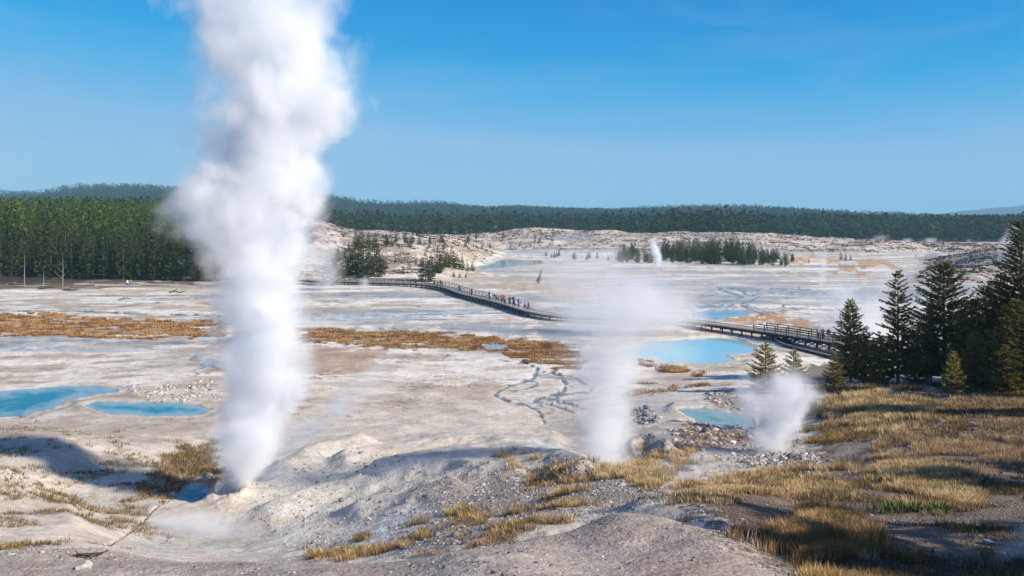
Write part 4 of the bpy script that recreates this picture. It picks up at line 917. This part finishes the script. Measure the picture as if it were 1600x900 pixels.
# ================================================================= boardwalk and visitors
wood = simple("weathered_planks", (0.40, 0.37, 0.34), 0.8, 0.25, 2.5)
dwood = simple("dark_timber", (0.055, 0.05, 0.045), 0.85, 0.3, 2)
rwood = simple("rail_timber", (0.10, 0.085, 0.075), 0.85, 0.3, 2)
PATH = [(470,437,.9),(520,439,.9),(600,441.5,.9),(650,443,.9),(680,446,.9),(702,450,.95),(722,457,1.0),(745,463,1.0),(766,468,1.0),(795,475.5,1.0),(827,485,1.0),(850,489.5,1.0),(872,492.5,1.0),(919,495.3,1.0),(990,498,1.0),(1075,501,1.0),(1110,505,1.2),(1147,510,1.2),(1187,515.5,1.3),(1240,523,1.4),(1290,531,1.45),(1352,541,1.5),(1400,549,1.5),(1470,560,1.5),(1560,573,1.5),(1660,588,1.5)]
pw = []
for px, py, z in PATH:
    Y = (EYE - z) * FPX / (py - HOR); pw.append(Vector(((px - 800) / FPX * Y, Y, z)))
# smooth resampling
def cr(p0, p1, p2, p3, t): return 0.5 * ((2 * p1) + (p2 - p0) * t + (2 * p0 - 5 * p1 + 4 * p2 - p3) * t * t + (3 * p1 - p0 - 3 * p2 + p3) * t ** 3)
dense = []
for i in range(len(pw) - 1):
    a, b_, c_, d_ = pw[max(i - 1, 0)], pw[i], pw[i + 1], pw[min(i + 2, len(pw) - 1)]
    for k in range(12): dense.append(cr(a, b_, c_, d_, k / 12))
dense.append(pw[-1])
cum = [0.0]
for i in range(1, len(dense)): cum.append(cum[-1] + (dense[i] - dense[i - 1]).length)
def along(s):
    i = int(np.clip(np.searchsorted(cum, s) - 1, 0, len(dense) - 2)); f = (s - cum[i]) / max(cum[i + 1] - cum[i], 1e-6); return dense[i].lerp(dense[i + 1], f)
def side(s):
    d = along(min(s + .5, cum[-1])) - along(max(s - .5, 0)); d.z = 0; d.normalize(); return Vector((-d.y, d.x, 0)) * -1
def s_at(px):
    arr = [800 + FPX * p.x / p.y for p in dense]; return float(np.interp(px, arr, cum))
WID = 1.25
bw_e = empty("boardwalk", (0, 0, 0)); tag(bw_e, "long weathered boardwalk on dark trestles winding across the steaming flats", "boardwalk")
NS = 2.4; stations = [k * NS for k in range(int(cum[-1] / NS) + 1)]
mb = MB(); kbs = {-1: MB(), 1: MB()}; sts = {-1: MB(), 1: MB()}
for s0, s1 in zip(stations[:-1], stations[1:]):
    for h in (0, .5):
        sa = s0 + (s1 - s0) * h; sb = sa + (s1 - s0) * .5
        a, b_ = along(sa), along(sb); na, nb_ = side(sa) * WID, side(sb) * WID; th = Vector((0, 0, -.07))
        A, B, C_, D_ = a - na, b_ - nb_, b_ + nb_, a + na
        mb.quad(A, B, C_, D_); mb.quad(A + th, D_ + th, C_ + th, B + th); mb.quad(A, A + th, B + th, B); mb.quad(D_, C_, C_ + th, D_ + th)
        for sg in (-1, 1):
            kbs[sg].bar(a + na * sg * .97 + Vector((0, 0, .09)), b_ + nb_ * sg * .97 + Vector((0, 0, .09)), .1, .1)
            sts[sg].bar(a + na * sg * .93 + Vector((0, 0, -.22)), b_ + nb_ * sg * .93 + Vector((0, 0, -.30)), .14, .44)
mb.build("deck", wood, bw_e); [(kbs[g].build("kerb_rail", wood, bw_e), sts[g].build("stringer", dwood, bw_e)) for g in (-1, 1)]
for k, s in enumerate(stations):
    c = along(s); n_ = side(s) * WID; gz = float(H(c.x, c.y)[0]); b_ = MB(); L = c.z - .1
    for sg in (-.85, .85):
        b_.bar((n_.x * sg, n_.y * sg, gz - c.z - .3), (n_.x * sg, n_.y * sg, -.08), .2, .2)
    b_.bar((-n_.x, -n_.y, -.45), (n_.x, n_.y, -.45), .14, .22)
    if c.z - gz > 1.3:
        b_.bar((-n_.x * .85, -n_.y * .85, gz - c.z + .1), (n_.x * .85, n_.y * .85, -.5), .1, .14)
        f = along(min(s + NS, cum[-1])) - c
        for sg in (-.9, .9): b_.bar((n_.x * sg, n_.y * sg, gz - c.z + .15), (f.x + n_.x * sg, f.y + n_.y * sg, -.35), .1, .14)
    if k < 100: b_.build("trestle", dwood, bw_e, loc=c)
def railing(px0, px1, sides):
    s0, s1 = s_at(px0), s_at(px1); n = max(2, round((s1 - s0) / 2.4)); pm = None
    for sg in sides:
        m = MB()
        ss = [s0 + (s1 - s0) * k / n for k in range(n + 1)]
        for a, b_ in zip(ss[:-1], ss[1:]):
            p, q = along(a) + side(a) * WID * sg * 1.04, along(b_) + side(b_) * WID * sg * 1.04
            for z, w in ((1.08, .11), (.72, .09), (.38, .09)): m.bar(p + Vector((0, 0, z)), q + Vector((0, 0, z)), .07 if z < 1 else .16, w)
        m.build("handrail", rwood, bw_e)
        for a in ss:
            if pm is None:
                x = MB(); x.bar((0, 0, -.3), (0, 0, 1.12), .13, .13); pm = x.mesh("rail_post", rwood)
            link("rail_post", pm, bw_e, along(a) + side(a) * WID * sg * 1.12)
railing(540, 768, (-1,)); railing(540, 700, (1,)); railing(1188, 1560, (-1, 1))
# lower walkway on the ground
lw = empty("boardwalk", (0, 0, 0)); tag(lw, "low narrow walkway with pale edges branching off beneath the high trestle", "boardwalk")
LP = [(1192,523),(1215,531),(1232,540),(1258,547),(1295,556),(1330,566)]
lp = [at(px, py, 90, 150) + Vector((0, 0, .25)) for px, py in LP]; m = MB(); es = {-1: MB(), 1: MB()}
for i in range(len(lp) - 1):
    a, b_ = lp[i], lp[i + 1]; d = (b_ - a); n_ = Vector((-d.y, d.x, 0)).normalized() * .9
    m.bar(a, b_, 1.7, .12)
    for sg in (-1, 1): es[sg].bar(a + n_ * sg + Vector((0, 0, .12)), b_ + n_ * sg + Vector((0, 0, .12)), .16, .2)
m.build("deck", dwood, lw); [es[g].build("kerb_rail", wood, lw) for g in (-1, 1)]

# ---- visitors
def body_mesh(pose):
    """one continuous skinned figure 1.72 m tall facing -Y, feet at z=0"""
    V = {}; E = []; R = {}
    def v(n, co, r, par=None):
        V[n] = co; R[n] = r
        if par: E.append((par, n))
    st = pose.get('stride', .0); ar = pose.get('arm', 0); tw = pose.get('wide', 0.0)
    v('pel', (0, 0, .95), (.15, .11)); v('wst', (0, 0, 1.10), (.135, .10), 'pel'); v('chs', (0, 0, 1.30), (.165, .115), 'wst'); v('nb', (0, .01, 1.44), (.09, .075), 'chs')
    v('nk', (0, 0, 1.50), (.055, .055), 'nb'); v('hd', (0, -.012, 1.585), (.078, .088), 'nk'); v('tp', (0, -.005, 1.665), (.072, .08), 'hd')
    for s, q in ((1, 1), (-1, -1)):
        v('hp%d' % s, (.10 * s, 0, .88), (.095, .095), 'pel'); v('kn%d' % s, (.11 * s, -st * .16 * q - .02, .49), (.062, .065), 'hp%d' % s)
        v('an%d' % s, (.11 * s + tw * s, -st * .28 * q + .02, .09), (.042, .045), 'kn%d' % s); v('to%d' % s, (.12 * s + tw * s, -st * .28 * q - .15, .04), (.042, .035), 'an%d' % s)
        v('sh%d' % s, (.185 * s, 0, 1.40), (.062, .06), 'nb')
        if ar and s == ar:
            v('el%d' % s, (.25 * s, -.10, 1.17), (.045, .045), 'sh%d' % s); v('wr%d' % s, (.13 * s, -.26, 1.38), (.034, .034), 'el%d' % s); v('ha%d' % s, (.08 * s, -.25, 1.50), (.035, .025), 'wr%d' % s)
        else:
            v('el%d' % s, (.26 * s, .03 + st * .1 * q, 1.13), (.045, .045), 'sh%d' % s); v('wr%d' % s, (.27 * s, -.06 + st * .16 * q, .90), (.032, .032), 'el%d' % s); v('ha%d' % s, (.27 * s, -.09 + st * .18 * q, .80), (.036, .022), 'wr%d' % s)
    names = list(V); idx = {n: i for i, n in enumerate(names)}
    me = bpy.data.meshes.new("body_rig"); me.from_pydata([V[n] for n in names], [(idx[a], idx[b]) for a, b in E], []); me.update()
    o = bpy.data.objects.new("body_rig", me); COL.objects.link(o)
    md = o.modifiers.new("skin", 'SKIN'); md.use_smooth_shade = True
    for n in names: me.skin_vertices[0].data[idx[n]].radius = R[n]
    me.skin_vertices[0].data[0].use_root = True
    sb = o.modifiers.new("sub", 'SUBSURF'); sb.levels = 1; sb.render_levels = 1
    dg = bpy.context.evaluated_depsgraph_get(); ev = o.evaluated_get(dg); m2 = bpy.data.meshes.new_from_object(ev)
    bpy.data.objects.remove(o)
    m2.name = "person"; m2.materials.clear(); return m2
def shell(src, name, test, off, mat):
    """clothing: the part of the body where test holds, pushed out along the normals"""
    co = [v.co.copy() + v.normal * off for v in src.vertices]; keep = [f for f in src.polygons if all(test(src.vertices[i].co) for i in f.vertices)]
    used = sorted({i for f in keep for i in f.vertices}); mp = {i: k for k, i in enumerate(used)}
    me = bpy.data.meshes.new(name); me.from_pydata([co[i] for i in used], [], [[mp[i] for i in f.vertices] for f in keep]); me.update()
    me.polygons.foreach_set("use_smooth", [True] * len(me.polygons)); me.materials.append(mat); return me
_cm = {}
def cloth(c):
    if c not in _cm: _cm[c] = simple("fabric", c, .85, .15, 6)
    return _cm[c]
skin = simple("skin", (0.45, 0.28, 0.20), .6, .05, 4)
POSES = [body_mesh(p) for p in ({}, {'stride': 1.0}, {'arm': 1}, {'wide': .06, 'arm': -1}, {'stride': -.8})]
for m_ in POSES: m_.materials.append(skin)
CN = {'black': (0.02, 0.02, 0.025), 'red': (0.50, 0.03, 0.03), 'pink': (0.62, 0.10, 0.18), 'blue': (0.03, 0.12, 0.50), 'light blue': (0.25, 0.48, 0.65), 'white': (0.7, 0.7, 0.7), 'grey': (0.25, 0.25, 0.27), 'navy': (0.02, 0.035, 0.10), 'teal': (0.05, 0.30, 0.32), 'brown': (0.18, 0.10, 0.06), 'green': (0.06, 0.16, 0.07)}
def person(loc, face, pose, top, bottom, hair, label, pack=None, h=1.0, group=None):
    b_ = POSES[pose]; o = link("person", b_, None, loc); o.rotation_euler = (0, 0, face); o.scale = (h, h, h)
    link("jacket", shell(b_, "jacket", lambda c: .88 < c.z < 1.475 and not (abs(c.x) > .2 and c.z < .92), .022, cloth(CN[top])), o)
    link("trousers", shell(b_, "trousers", lambda c: .10 < c.z < .99 and abs(c.x) < .215, .014, cloth(CN[bottom])), o)
    link("shoes", shell(b_, "shoes", lambda c: c.z < .13, .012, cloth(CN['black'])), o)
    link("hair", shell(b_, "hair", lambda c: c.z > 1.60 + max(0, -c.y) * .7 or (c.z > 1.52 and c.y > .03), .016, cloth(hair)), o)
    if pack:
        m = MB(); m.tube([(0, .17, 1.02), (0, .21, 1.08), (0, .21, 1.30), (0, .17, 1.40)], [.10, .155, .15, .08], 8); m.build("backpack", cloth(CN[pack]), o, True)
    tag(o, label, "person", group)
HB, HD, HL = (0.03, 0.02, 0.015), (0.10, 0.06, 0.03), (0.35, 0.25, 0.12)
VIS_ = [ # (deck column, offset across, facing, pose, top, bottom, hair, pack, label)
 (630,.1,.4,1,'grey','black',HB,None,"walker in grey on the far left stretch of railing, below the knoll"),
 (650,.2,-1.2,0,'red','navy',HB,None,"faint figure in red by the railing under the knoll's middle slope"),
 (679,.0,1.6,0,'black','black',HB,None,"person all in black alone where the walkway starts to bend"),
 (691,.5,-.5,3,'navy','grey',HD,None,"person in navy leaning at the railing just past the bend"),
 (716,-.2,1.2,1,'pink','grey',HB,None,"walker in pink leading a pair just left of the descending railing"),
 (720,.3,1.3,1,'black','navy',HB,'brown',"walker in black with brown pack beside the one in pink"),
 (739,.4,-1.0,2,'navy','black',HB,None,"single person in navy by the rail between the pair and the large group"),
 (764,-.1,2.2,0,'black','black',HB,None,"tall person in black at the left end of the large group"),
 (769,.4,.6,1,'light blue','grey',HL,None,"person in light blue, second in the large group"),
 (773,-.4,-.8,3,'white','black',HB,'black',"person in white with black pack near the left of the large group"),
 (776,.5,1.5,0,'black','grey',HB,None,"person in black jacket and grey trousers inside the large group"),
 (779,.0,-1.8,2,'grey','black',HD,None,"person in grey raising an arm inside the large group"),
 (783,-.5,.2,0,'red','black',HB,None,"person in a red jacket in the middle of the large group, front side"),
 (786,.45,2.8,1,'pink','navy',HB,None,"person in pink at the back of the large group"),
 (789,-.1,1.1,4,'red','grey',HB,'black',"person in red with a black pack, right half of the large group"),
 (792,.5,-2.4,0,'teal','black',HD,None,"person in teal at the back right of the large group"),
 (794,-.5,.5,3,'black','navy',HB,None,"dark-clad person standing at the front right of the large group"),
 (797,.2,-.3,0,'green','black',HB,None,"person in green closing the large group on the right"),
 (796,-1.0,.1,2,'black','black',HB,None,"person in black on the near kerb apart in front of the large group"),
 (803,-.2,-1.4,0,'red','black',HB,None,"person in bright red walking beside one in blue, right of the group"),
 (806,.5,-1.4,1,'blue','navy',HB,None,"person in vivid blue beside the bright red one"),
 (807,-.5,2.0,0,'blue','black',HD,'red',"person in blue with a red pack at the front"),
 (813,-.2,-1.5,1,'light blue','white',HL,None,"lone person in light blue and pale trousers, third from the right end"),
 (821,.1,-1.5,4,'pink','black',HB,None,"person in pink, left one of the last pair going downhill"),
 (825,-.1,-1.4,1,'red','navy',HB,None,"person in red, right one of the last pair going downhill"),
]
for px, off, fc, po, tp, bt, hr, pk, lb in VIS_:
    s = s_at(px); p = along(s) + side(s) * off * .9; person(p + Vector((0, 0, .005)), fc, po, tp, bt, hr, lb, pk, random.uniform(.98, 1.08), "visitors on the boardwalk")
for px, off, fc, po, tp, bt, hr, pk, lb in (
 (1281,.4,.3,0,'grey','black',HB,None,"leftmost of three visitors standing at the right-hand trestle railing, in grey"),
 (1290,.5,-.4,2,'grey','navy',HD,None,"middle one of three visitors at the right-hand railing, one arm up"),
 (1297,.3,.2,0,'black','grey',HB,None,"rightmost of three visitors at the right-hand railing, in black"),
 (1351,-.3,.8,3,'navy','black',HB,'black',"dark-clad visitor with pack half hidden right of the short pointed conifer"),
 (1376,-.2,-.6,0,'black','black',HB,'brown',"visitor in black half hidden behind the slim spruce's left side"),
 (1381,.5,1.9,1,'brown','black',HB,None,"visitor in brown close behind the slim spruce")):
    s = s_at(px); p = along(s) + side(s) * off * .9; person(p + Vector((0, 0, .005)), fc, po, tp, bt, hr, lb, pk, random.uniform(1.0, 1.08), "visitors on the boardwalk")
for px, tp, lb, fc in ((199, 'white', "walker in white at the foot of the left forest", .5), (204, 'light blue', "walker in light blue at the foot of the left forest", 2.0)):
    person(at(px, 447, 240, 275), fc, 1, tp, 'blue', HB, lb, None, 1.05, "walkers by the left forest")
# ================================================================= steam
def catmull(xs, ys, t): return np.interp(t, xs, ys)
STEAM_COLOR = (0.955, 0.97, 0.99)
def steam(label, Y, prof, dens, nscale, amp=0.9, gain=2.2, wisp=0.0, depth=1.0, step=1.0, dcurve=None, seed=0.0, cat="steam", z0=None, aniso=0.0, ylean=0.0):
    """prof: rows (photo row, centre column, half width) from the vent upward, all at depth Y"""
    ppm = FPX / Y
    rows = sorted(prof, key=lambda r: -r[0])
    zs = np.array([EYE - (r[0] - HOR) / ppm for r in rows]); cx = np.array([(r[1] - 800) / ppm for r in rows]); R = np.array([r[2] / ppm for r in rows])
    zb, zt = zs[0], zs[-1]; Hh = zt - zb; ox = cx[0]
    t_ = (zs - zb) / Hh; c_ = cx - ox
    o = bpy.data.objects.new("steam_plume", None)
    # hull
    seg, lay = 20, 26; V = []; F = []
    for i in range(lay + 1):
        t = i / lay; cc = np.interp(t, t_, c_); rr = np.interp(t, t_, R) * 1.22; z = Hh * t
        for j in range(seg):
            a = 2 * math.pi * j / seg; k = 1 + .04 * math.sin(3 * a + i * .7 + seed)
            V.append((cc + math.cos(a) * rr * k, ylean * t * Hh + math.sin(a) * rr * k * depth, z))
    for i in range(lay):
        for j in range(seg): F.append((i * seg + j, i * seg + (j + 1) % seg, (i + 1) * seg + (j + 1) % seg, (i + 1) * seg + j))
    V.append((0, 0, -0.02)); V.append((c_[-1], ylean * Hh, Hh * 1.0 + .02)); nb, ntp = len(V) - 2, len(V) - 1
    for j in range(seg): F.append((nb, (j + 1) % seg, j)); F.append((ntp, lay * seg + j, lay * seg + (j + 1) % seg))
    me = bpy.data.meshes.new("steam_plume"); me.from_pydata(V, [], F); me.update()
    m = bpy.data.materials.new("steam"); m.use_nodes = True; T = NT(m); T.n.remove(T.n["Principled BSDF"]); out = [n for n in T.n if n.type == 'OUTPUT_MATERIAL'][0]
    obj = T.new("ShaderNodeTexCoord").outputs["Object"]; sep = T.new("ShaderNodeSeparateXYZ"); T.set(sep.inputs[0], obj)
    tt = T.math('DIVIDE', sep.outputs[2], float(Hh), clamp=True)
    def curve(vals, lo, hi):
        n = T.new("ShaderNodeFloatCurve"); n.inputs[0].default_value = 1; T.set(n.inputs[1], tt); c = n.mapping.curves[0]
        pts = [(float(a), float((v - lo) / (hi - lo))) for a, v in zip(t_, vals)]
        c.points[0].location = pts[0]; c.points[1].location = pts[-1]
        for p in pts[1:-1]: c.points.new(*p)
        n.mapping.update(); return T.math('MULTIPLY_ADD', n.outputs[0], float(hi - lo), float(lo))
    lo, hi = float(min(c_.min(), 0)) - .01, float(max(c_.max(), 0)) + .01
    ccx = curve(c_, lo, hi); rr = curve(R, 0.0, float(R.max()) * 1.001)
    dx = T.math('SUBTRACT', sep.outputs[0], ccx); dy = T.math('SUBTRACT', sep.outputs[1], T.math('MULTIPLY', sep.outputs[2], float(ylean))) if ylean else sep.outputs[1]
    if depth != 1: dy = T.math('DIVIDE', dy, float(depth))
    rad = T.math('DIVIDE', T.math('SQRT', T.math('ADD', T.math('MULTIPLY', dx, dx), T.math('MULTIPLY', dy, dy))), rr)
    mp = T.new("ShaderNodeVectorMath", operation='ADD'); T.set(mp.inputs[0], obj); mp.inputs[1].default_value = (seed * 7.3, seed * 3.1, seed * 5.7)
    nz = T.noise(mp.outputs[0], nscale, 5.0, 0.58, 0.3)
    e = T.math('ADD', T.math('SUBTRACT', 1.0, rad), T.math('MULTIPLY', T.math('SUBTRACT', nz, 0.5), float(amp)))
    e = T.math('MULTIPLY', e, float(gain), clamp=True); e = T.math('MULTIPLY', e, e)
    if wisp: e = T.math('MULTIPLY', e, T.range(nz, 0.5 - .16, 0.5 + .12, 1 - wisp, 1.0))
    # thin out at both ends
    e = T.math('MULTIPLY', e, T.range(tt, 0.0, 0.03, 0, 1, True)); e = T.math('MULTIPLY', e, T.range(tt, 0.98, 0.60, 0, 1, True)) if dcurve != 'open' else e
    if isinstance(dcurve, (list, tuple)):
        n = T.new("ShaderNodeFloatCurve"); n.inputs[0].default_value = 1; T.set(n.inputs[1], tt); c = n.mapping.curves[0]
        c.points[0].location = dcurve[0]; c.points[1].location = dcurve[-1]
        for p in dcurve[1:-1]: c.points.new(*p)
        n.mapping.update(); e = T.math('MULTIPLY', e, n.outputs[0])
    pv = T.new("ShaderNodeVolumePrincipled"); pv.inputs["Color"].default_value = (*STEAM_COLOR, 1); pv.inputs["Anisotropy"].default_value = aniso
    T.set(pv.inputs["Density"], T.math('MULTIPLY', e, float(dens))); T.t.links.new(pv.outputs[0], out.inputs["Volume"])
    me.materials.append(m)
    # steps in metres: wanted step / (bounding box based default)
    m.cycles.volume_step_rate = step
    bpy.data.objects.remove(o); o = link("steam_plume", me, None, (ox, Y, zb)); tag(o, label, cat); return o

steam("towering dense white steam column roaring from the main vent", 49,
  [(768,360,20),(745,378,40),(715,386,58),(685,391,70),(650,396,80),(600,400,88),(550,408,88),(500,414,86),(450,412,88),(425,406,98),(390,396,112),(350,380,132),(320,380,138),(290,388,130),(260,400,120),(220,416,120),(180,434,126),(140,440,130),(100,432,134),(60,424,136),(20,412,138),(-40,410,140),(-120,420,150),(-170,430,140)],
  1.9, 0.40, amp=2.2, gain=1.35, wisp=.3, step=.06, seed=1)
steam("thin side wisp drifting right from the foot of the main steam column", 52,
  [(765,395,22),(735,420,36),(700,450,46),(665,490,48),(630,530,46),(595,565,40),(555,600,32),(520,620,22)], 0.6, 0.4, amp=2.2, gain=1.2, wisp=.7, step=.12, seed=2)
steam("second steam column rising beyond the golden grass, half transparent and widening upward", 45,
  [(737,930,51),(715,930,69),(680,944,73),(640,934,79),(600,951,82),(565,942,88),(530,956,106),(500,960,134),(470,968,159),(440,960,165),(410,935,138),(375,905,91),(335,890,61)], 1.05, 0.42, amp=2.2, gain=1.2, wisp=.35, step=.14,
  dcurve=[(0, 1), (.35, .8), (.5, .5), (.62, .30), (.8, .20), (1, .12)], seed=3)
steam("small steam cloud puffing up in front of the young pines", 53,
  [(712,1203,33),(690,1205,45),(665,1208,52),(640,1212,62),(615,1216,72),(595,1222,67),(575,1235,40),(550,1240,24)], 1.5, 0.60, amp=2.4, gain=1.2, wisp=.5, step=.12, seed=4, dcurve=[(0, .8), (.6, 1), (.8, .6), (1, .2)])
steam("low mist lying over the grey bowl beside the main vent", 40, [(868,310,120),(850,310,130),(830,300,120),(808,295,80),(790,300,50)], 0.75, 0.6, amp=1.2, gain=1.2, wisp=.5, step=.2, depth=.7, seed=5)
steam("faint mist drifting over the bare ground between the two golden grass patches", 36, [(772,1020,30),(755,1050,60),(735,1085,90),(715,1110,80),(690,1130,50)], 0.42, 0.7, amp=1.3, gain=1.1, wisp=.6, step=.2, depth=.5, seed=6)
steam("bluish steam puff leaving a dark hole at the lower right corner", 15, [(875,1560,16),(862,1580,34),(845,1600,46),(825,1625,40),(800,1640,25)], 1.6, 2.0, amp=1.3, gain=1.5, wisp=.4, step=.2, seed=7)
steam("blue-grey steam rising behind the trunks between slim spruce and broad pine", 103, [(596,1440,14),(570,1442,24),(540,1440,26),(500,1436,22),(460,1430,16)], 0.6, 0.3, amp=1.4, gain=1.3, wisp=.5, step=.2, seed=8)
steam("white steam bank on the flat behind the slim spruce", 140, [(532,1345,70),(515,1340,85),(495,1350,80),(470,1370,60),(440,1390,40),(400,1400,30)], 0.34, 0.16, amp=1.9, gain=1.2, wisp=.7, step=.2, seed=9)
steam("tiny lavender steam puff left of the boardwalk railing", 255, [(470,562,20),(455,566,18),(440,570,12),(425,573,8)], 0.32, 0.25, amp=1.2, gain=1.2, wisp=.3, step=.25, seed=10)
steam("slender white steam jet in front of the island grove", 340, [(417,1026,5),(405,1028,8),(392,1024,9),(378,1020,8),(366,1016,5)], 0.8, 0.4, amp=1.2, gain=1.6, wisp=.3, step=.25, seed=11)
steam("narrow pale steam thread over the far orange mats", 260, [(462,1278,12),(445,1282,10),(425,1287,9),(400,1288,8),(380,1286,6)], 0.42, 0.3, amp=1.4, gain=1.2, wisp=.3, step=.25, seed=12)
steam("small faint puff by the tip of the island grove", 400, [(425,870,14),(412,874,8),(398,876,6)], 0.2, 0.3, amp=1.2, gain=1.2, wisp=.3, step=.25, seed=13)
steam("steam trailing from beside the lone leaning conifer", 215, [(475,850,45),(462,858,36),(450,866,26),(438,874,18),(422,880,12)], 0.10, 0.2, amp=1.4, gain=1.2, wisp=.6, step=.2, seed=14)
steam("wide thin steam sheet hanging over the flats beyond the second column", 148, [(518,985,95),(503,995,115),(475,985,118),(445,975,108),(415,955,95),(380,930,80),(345,900,60)], 0.34, 0.13, amp=2.0, gain=1.1, wisp=.5, dcurve=[(0, 1), (.25, .85), (.45, .4), (.7, .15), (1, .05)], step=.2, depth=.5, seed=15)
steam("thin bluish steam over the braided blue runoff", 200, [(482,1240,90),(470,1260,100),(455,1290,80),(440,1310,50)], 0.15, 0.1, amp=1.9, gain=1.1, wisp=.7, step=.2, depth=.5, seed=16)
steam("pale veil of steam in front of the knoll's left shoulder", 240, [(452,505,36),(430,510,34),(405,512,30),(375,516,22),(350,520,14)], 0.16, 0.18, amp=1.3, gain=1.2, wisp=.4, step=.2, seed=17)
steam("steam plume at the far right shore in front of the dark forest", 520, [(388,1565,16),(376,1572,14),(362,1580,13),(348,1586,9)], 0.20, 0.12, amp=1.3, gain=1.4, wisp=.4, step=.2, seed=18)
for i, (px, w, h, lb) in enumerate(((1352, 12, 12, "leftmost"), (1372, 16, 18, "second from the left"), (1415, 12, 12, "middle"), (1455, 17, 13, "fourth from the left"), (1512, 9, 12, "rightmost"))):
    steam("small white steam puff against the far forest, %s of that row" % lb, 690, [(386, px - 3, w * .8), (381, px, w), (376, px + 2, w), (386 - h - 4, px + 4, w * .6)], 0.10, 0.14, amp=2.0, gain=1.3, wisp=.6, step=.25, seed=20 + i)["group"] = "steam puffs along the far shore"
# ---- air
hv = 13000; mbx = MB()
z0_, z1_ = -6.0, 262.0
c8 = [(x * hv, y * hv, z) for z in (z0_, z1_) for x, y in ((-1, -1), (1, -1), (1, 1), (-1, 1))]
mbx.v = c8; mbx.f = [(3, 2, 1, 0), (4, 5, 6, 7), (0, 1, 5, 4), (1, 2, 6, 5), (2, 3, 7, 6), (3, 0, 4, 7)]
hm = bpy.data.materials.new("air_haze"); hm.use_nodes = True; T = NT(hm); T.n.remove(T.n["Principled BSDF"]); out = [n for n in T.n if n.type == 'OUTPUT_MATERIAL'][0]
pv = T.new("ShaderNodeVolumePrincipled"); pv.inputs["Color"].default_value = (0.40, 0.78, 1.0, 1); pv.inputs["Density"].default_value = 0.000118; pv.inputs["Anisotropy"].default_value = 0.0
T.t.links.new(pv.outputs[0], out.inputs["Volume"])
HAZE = True
if HAZE:
    hz = mbx.build("haze", hm); tag(hz, kind="stuff", label="thin blue air haze over the whole valley")
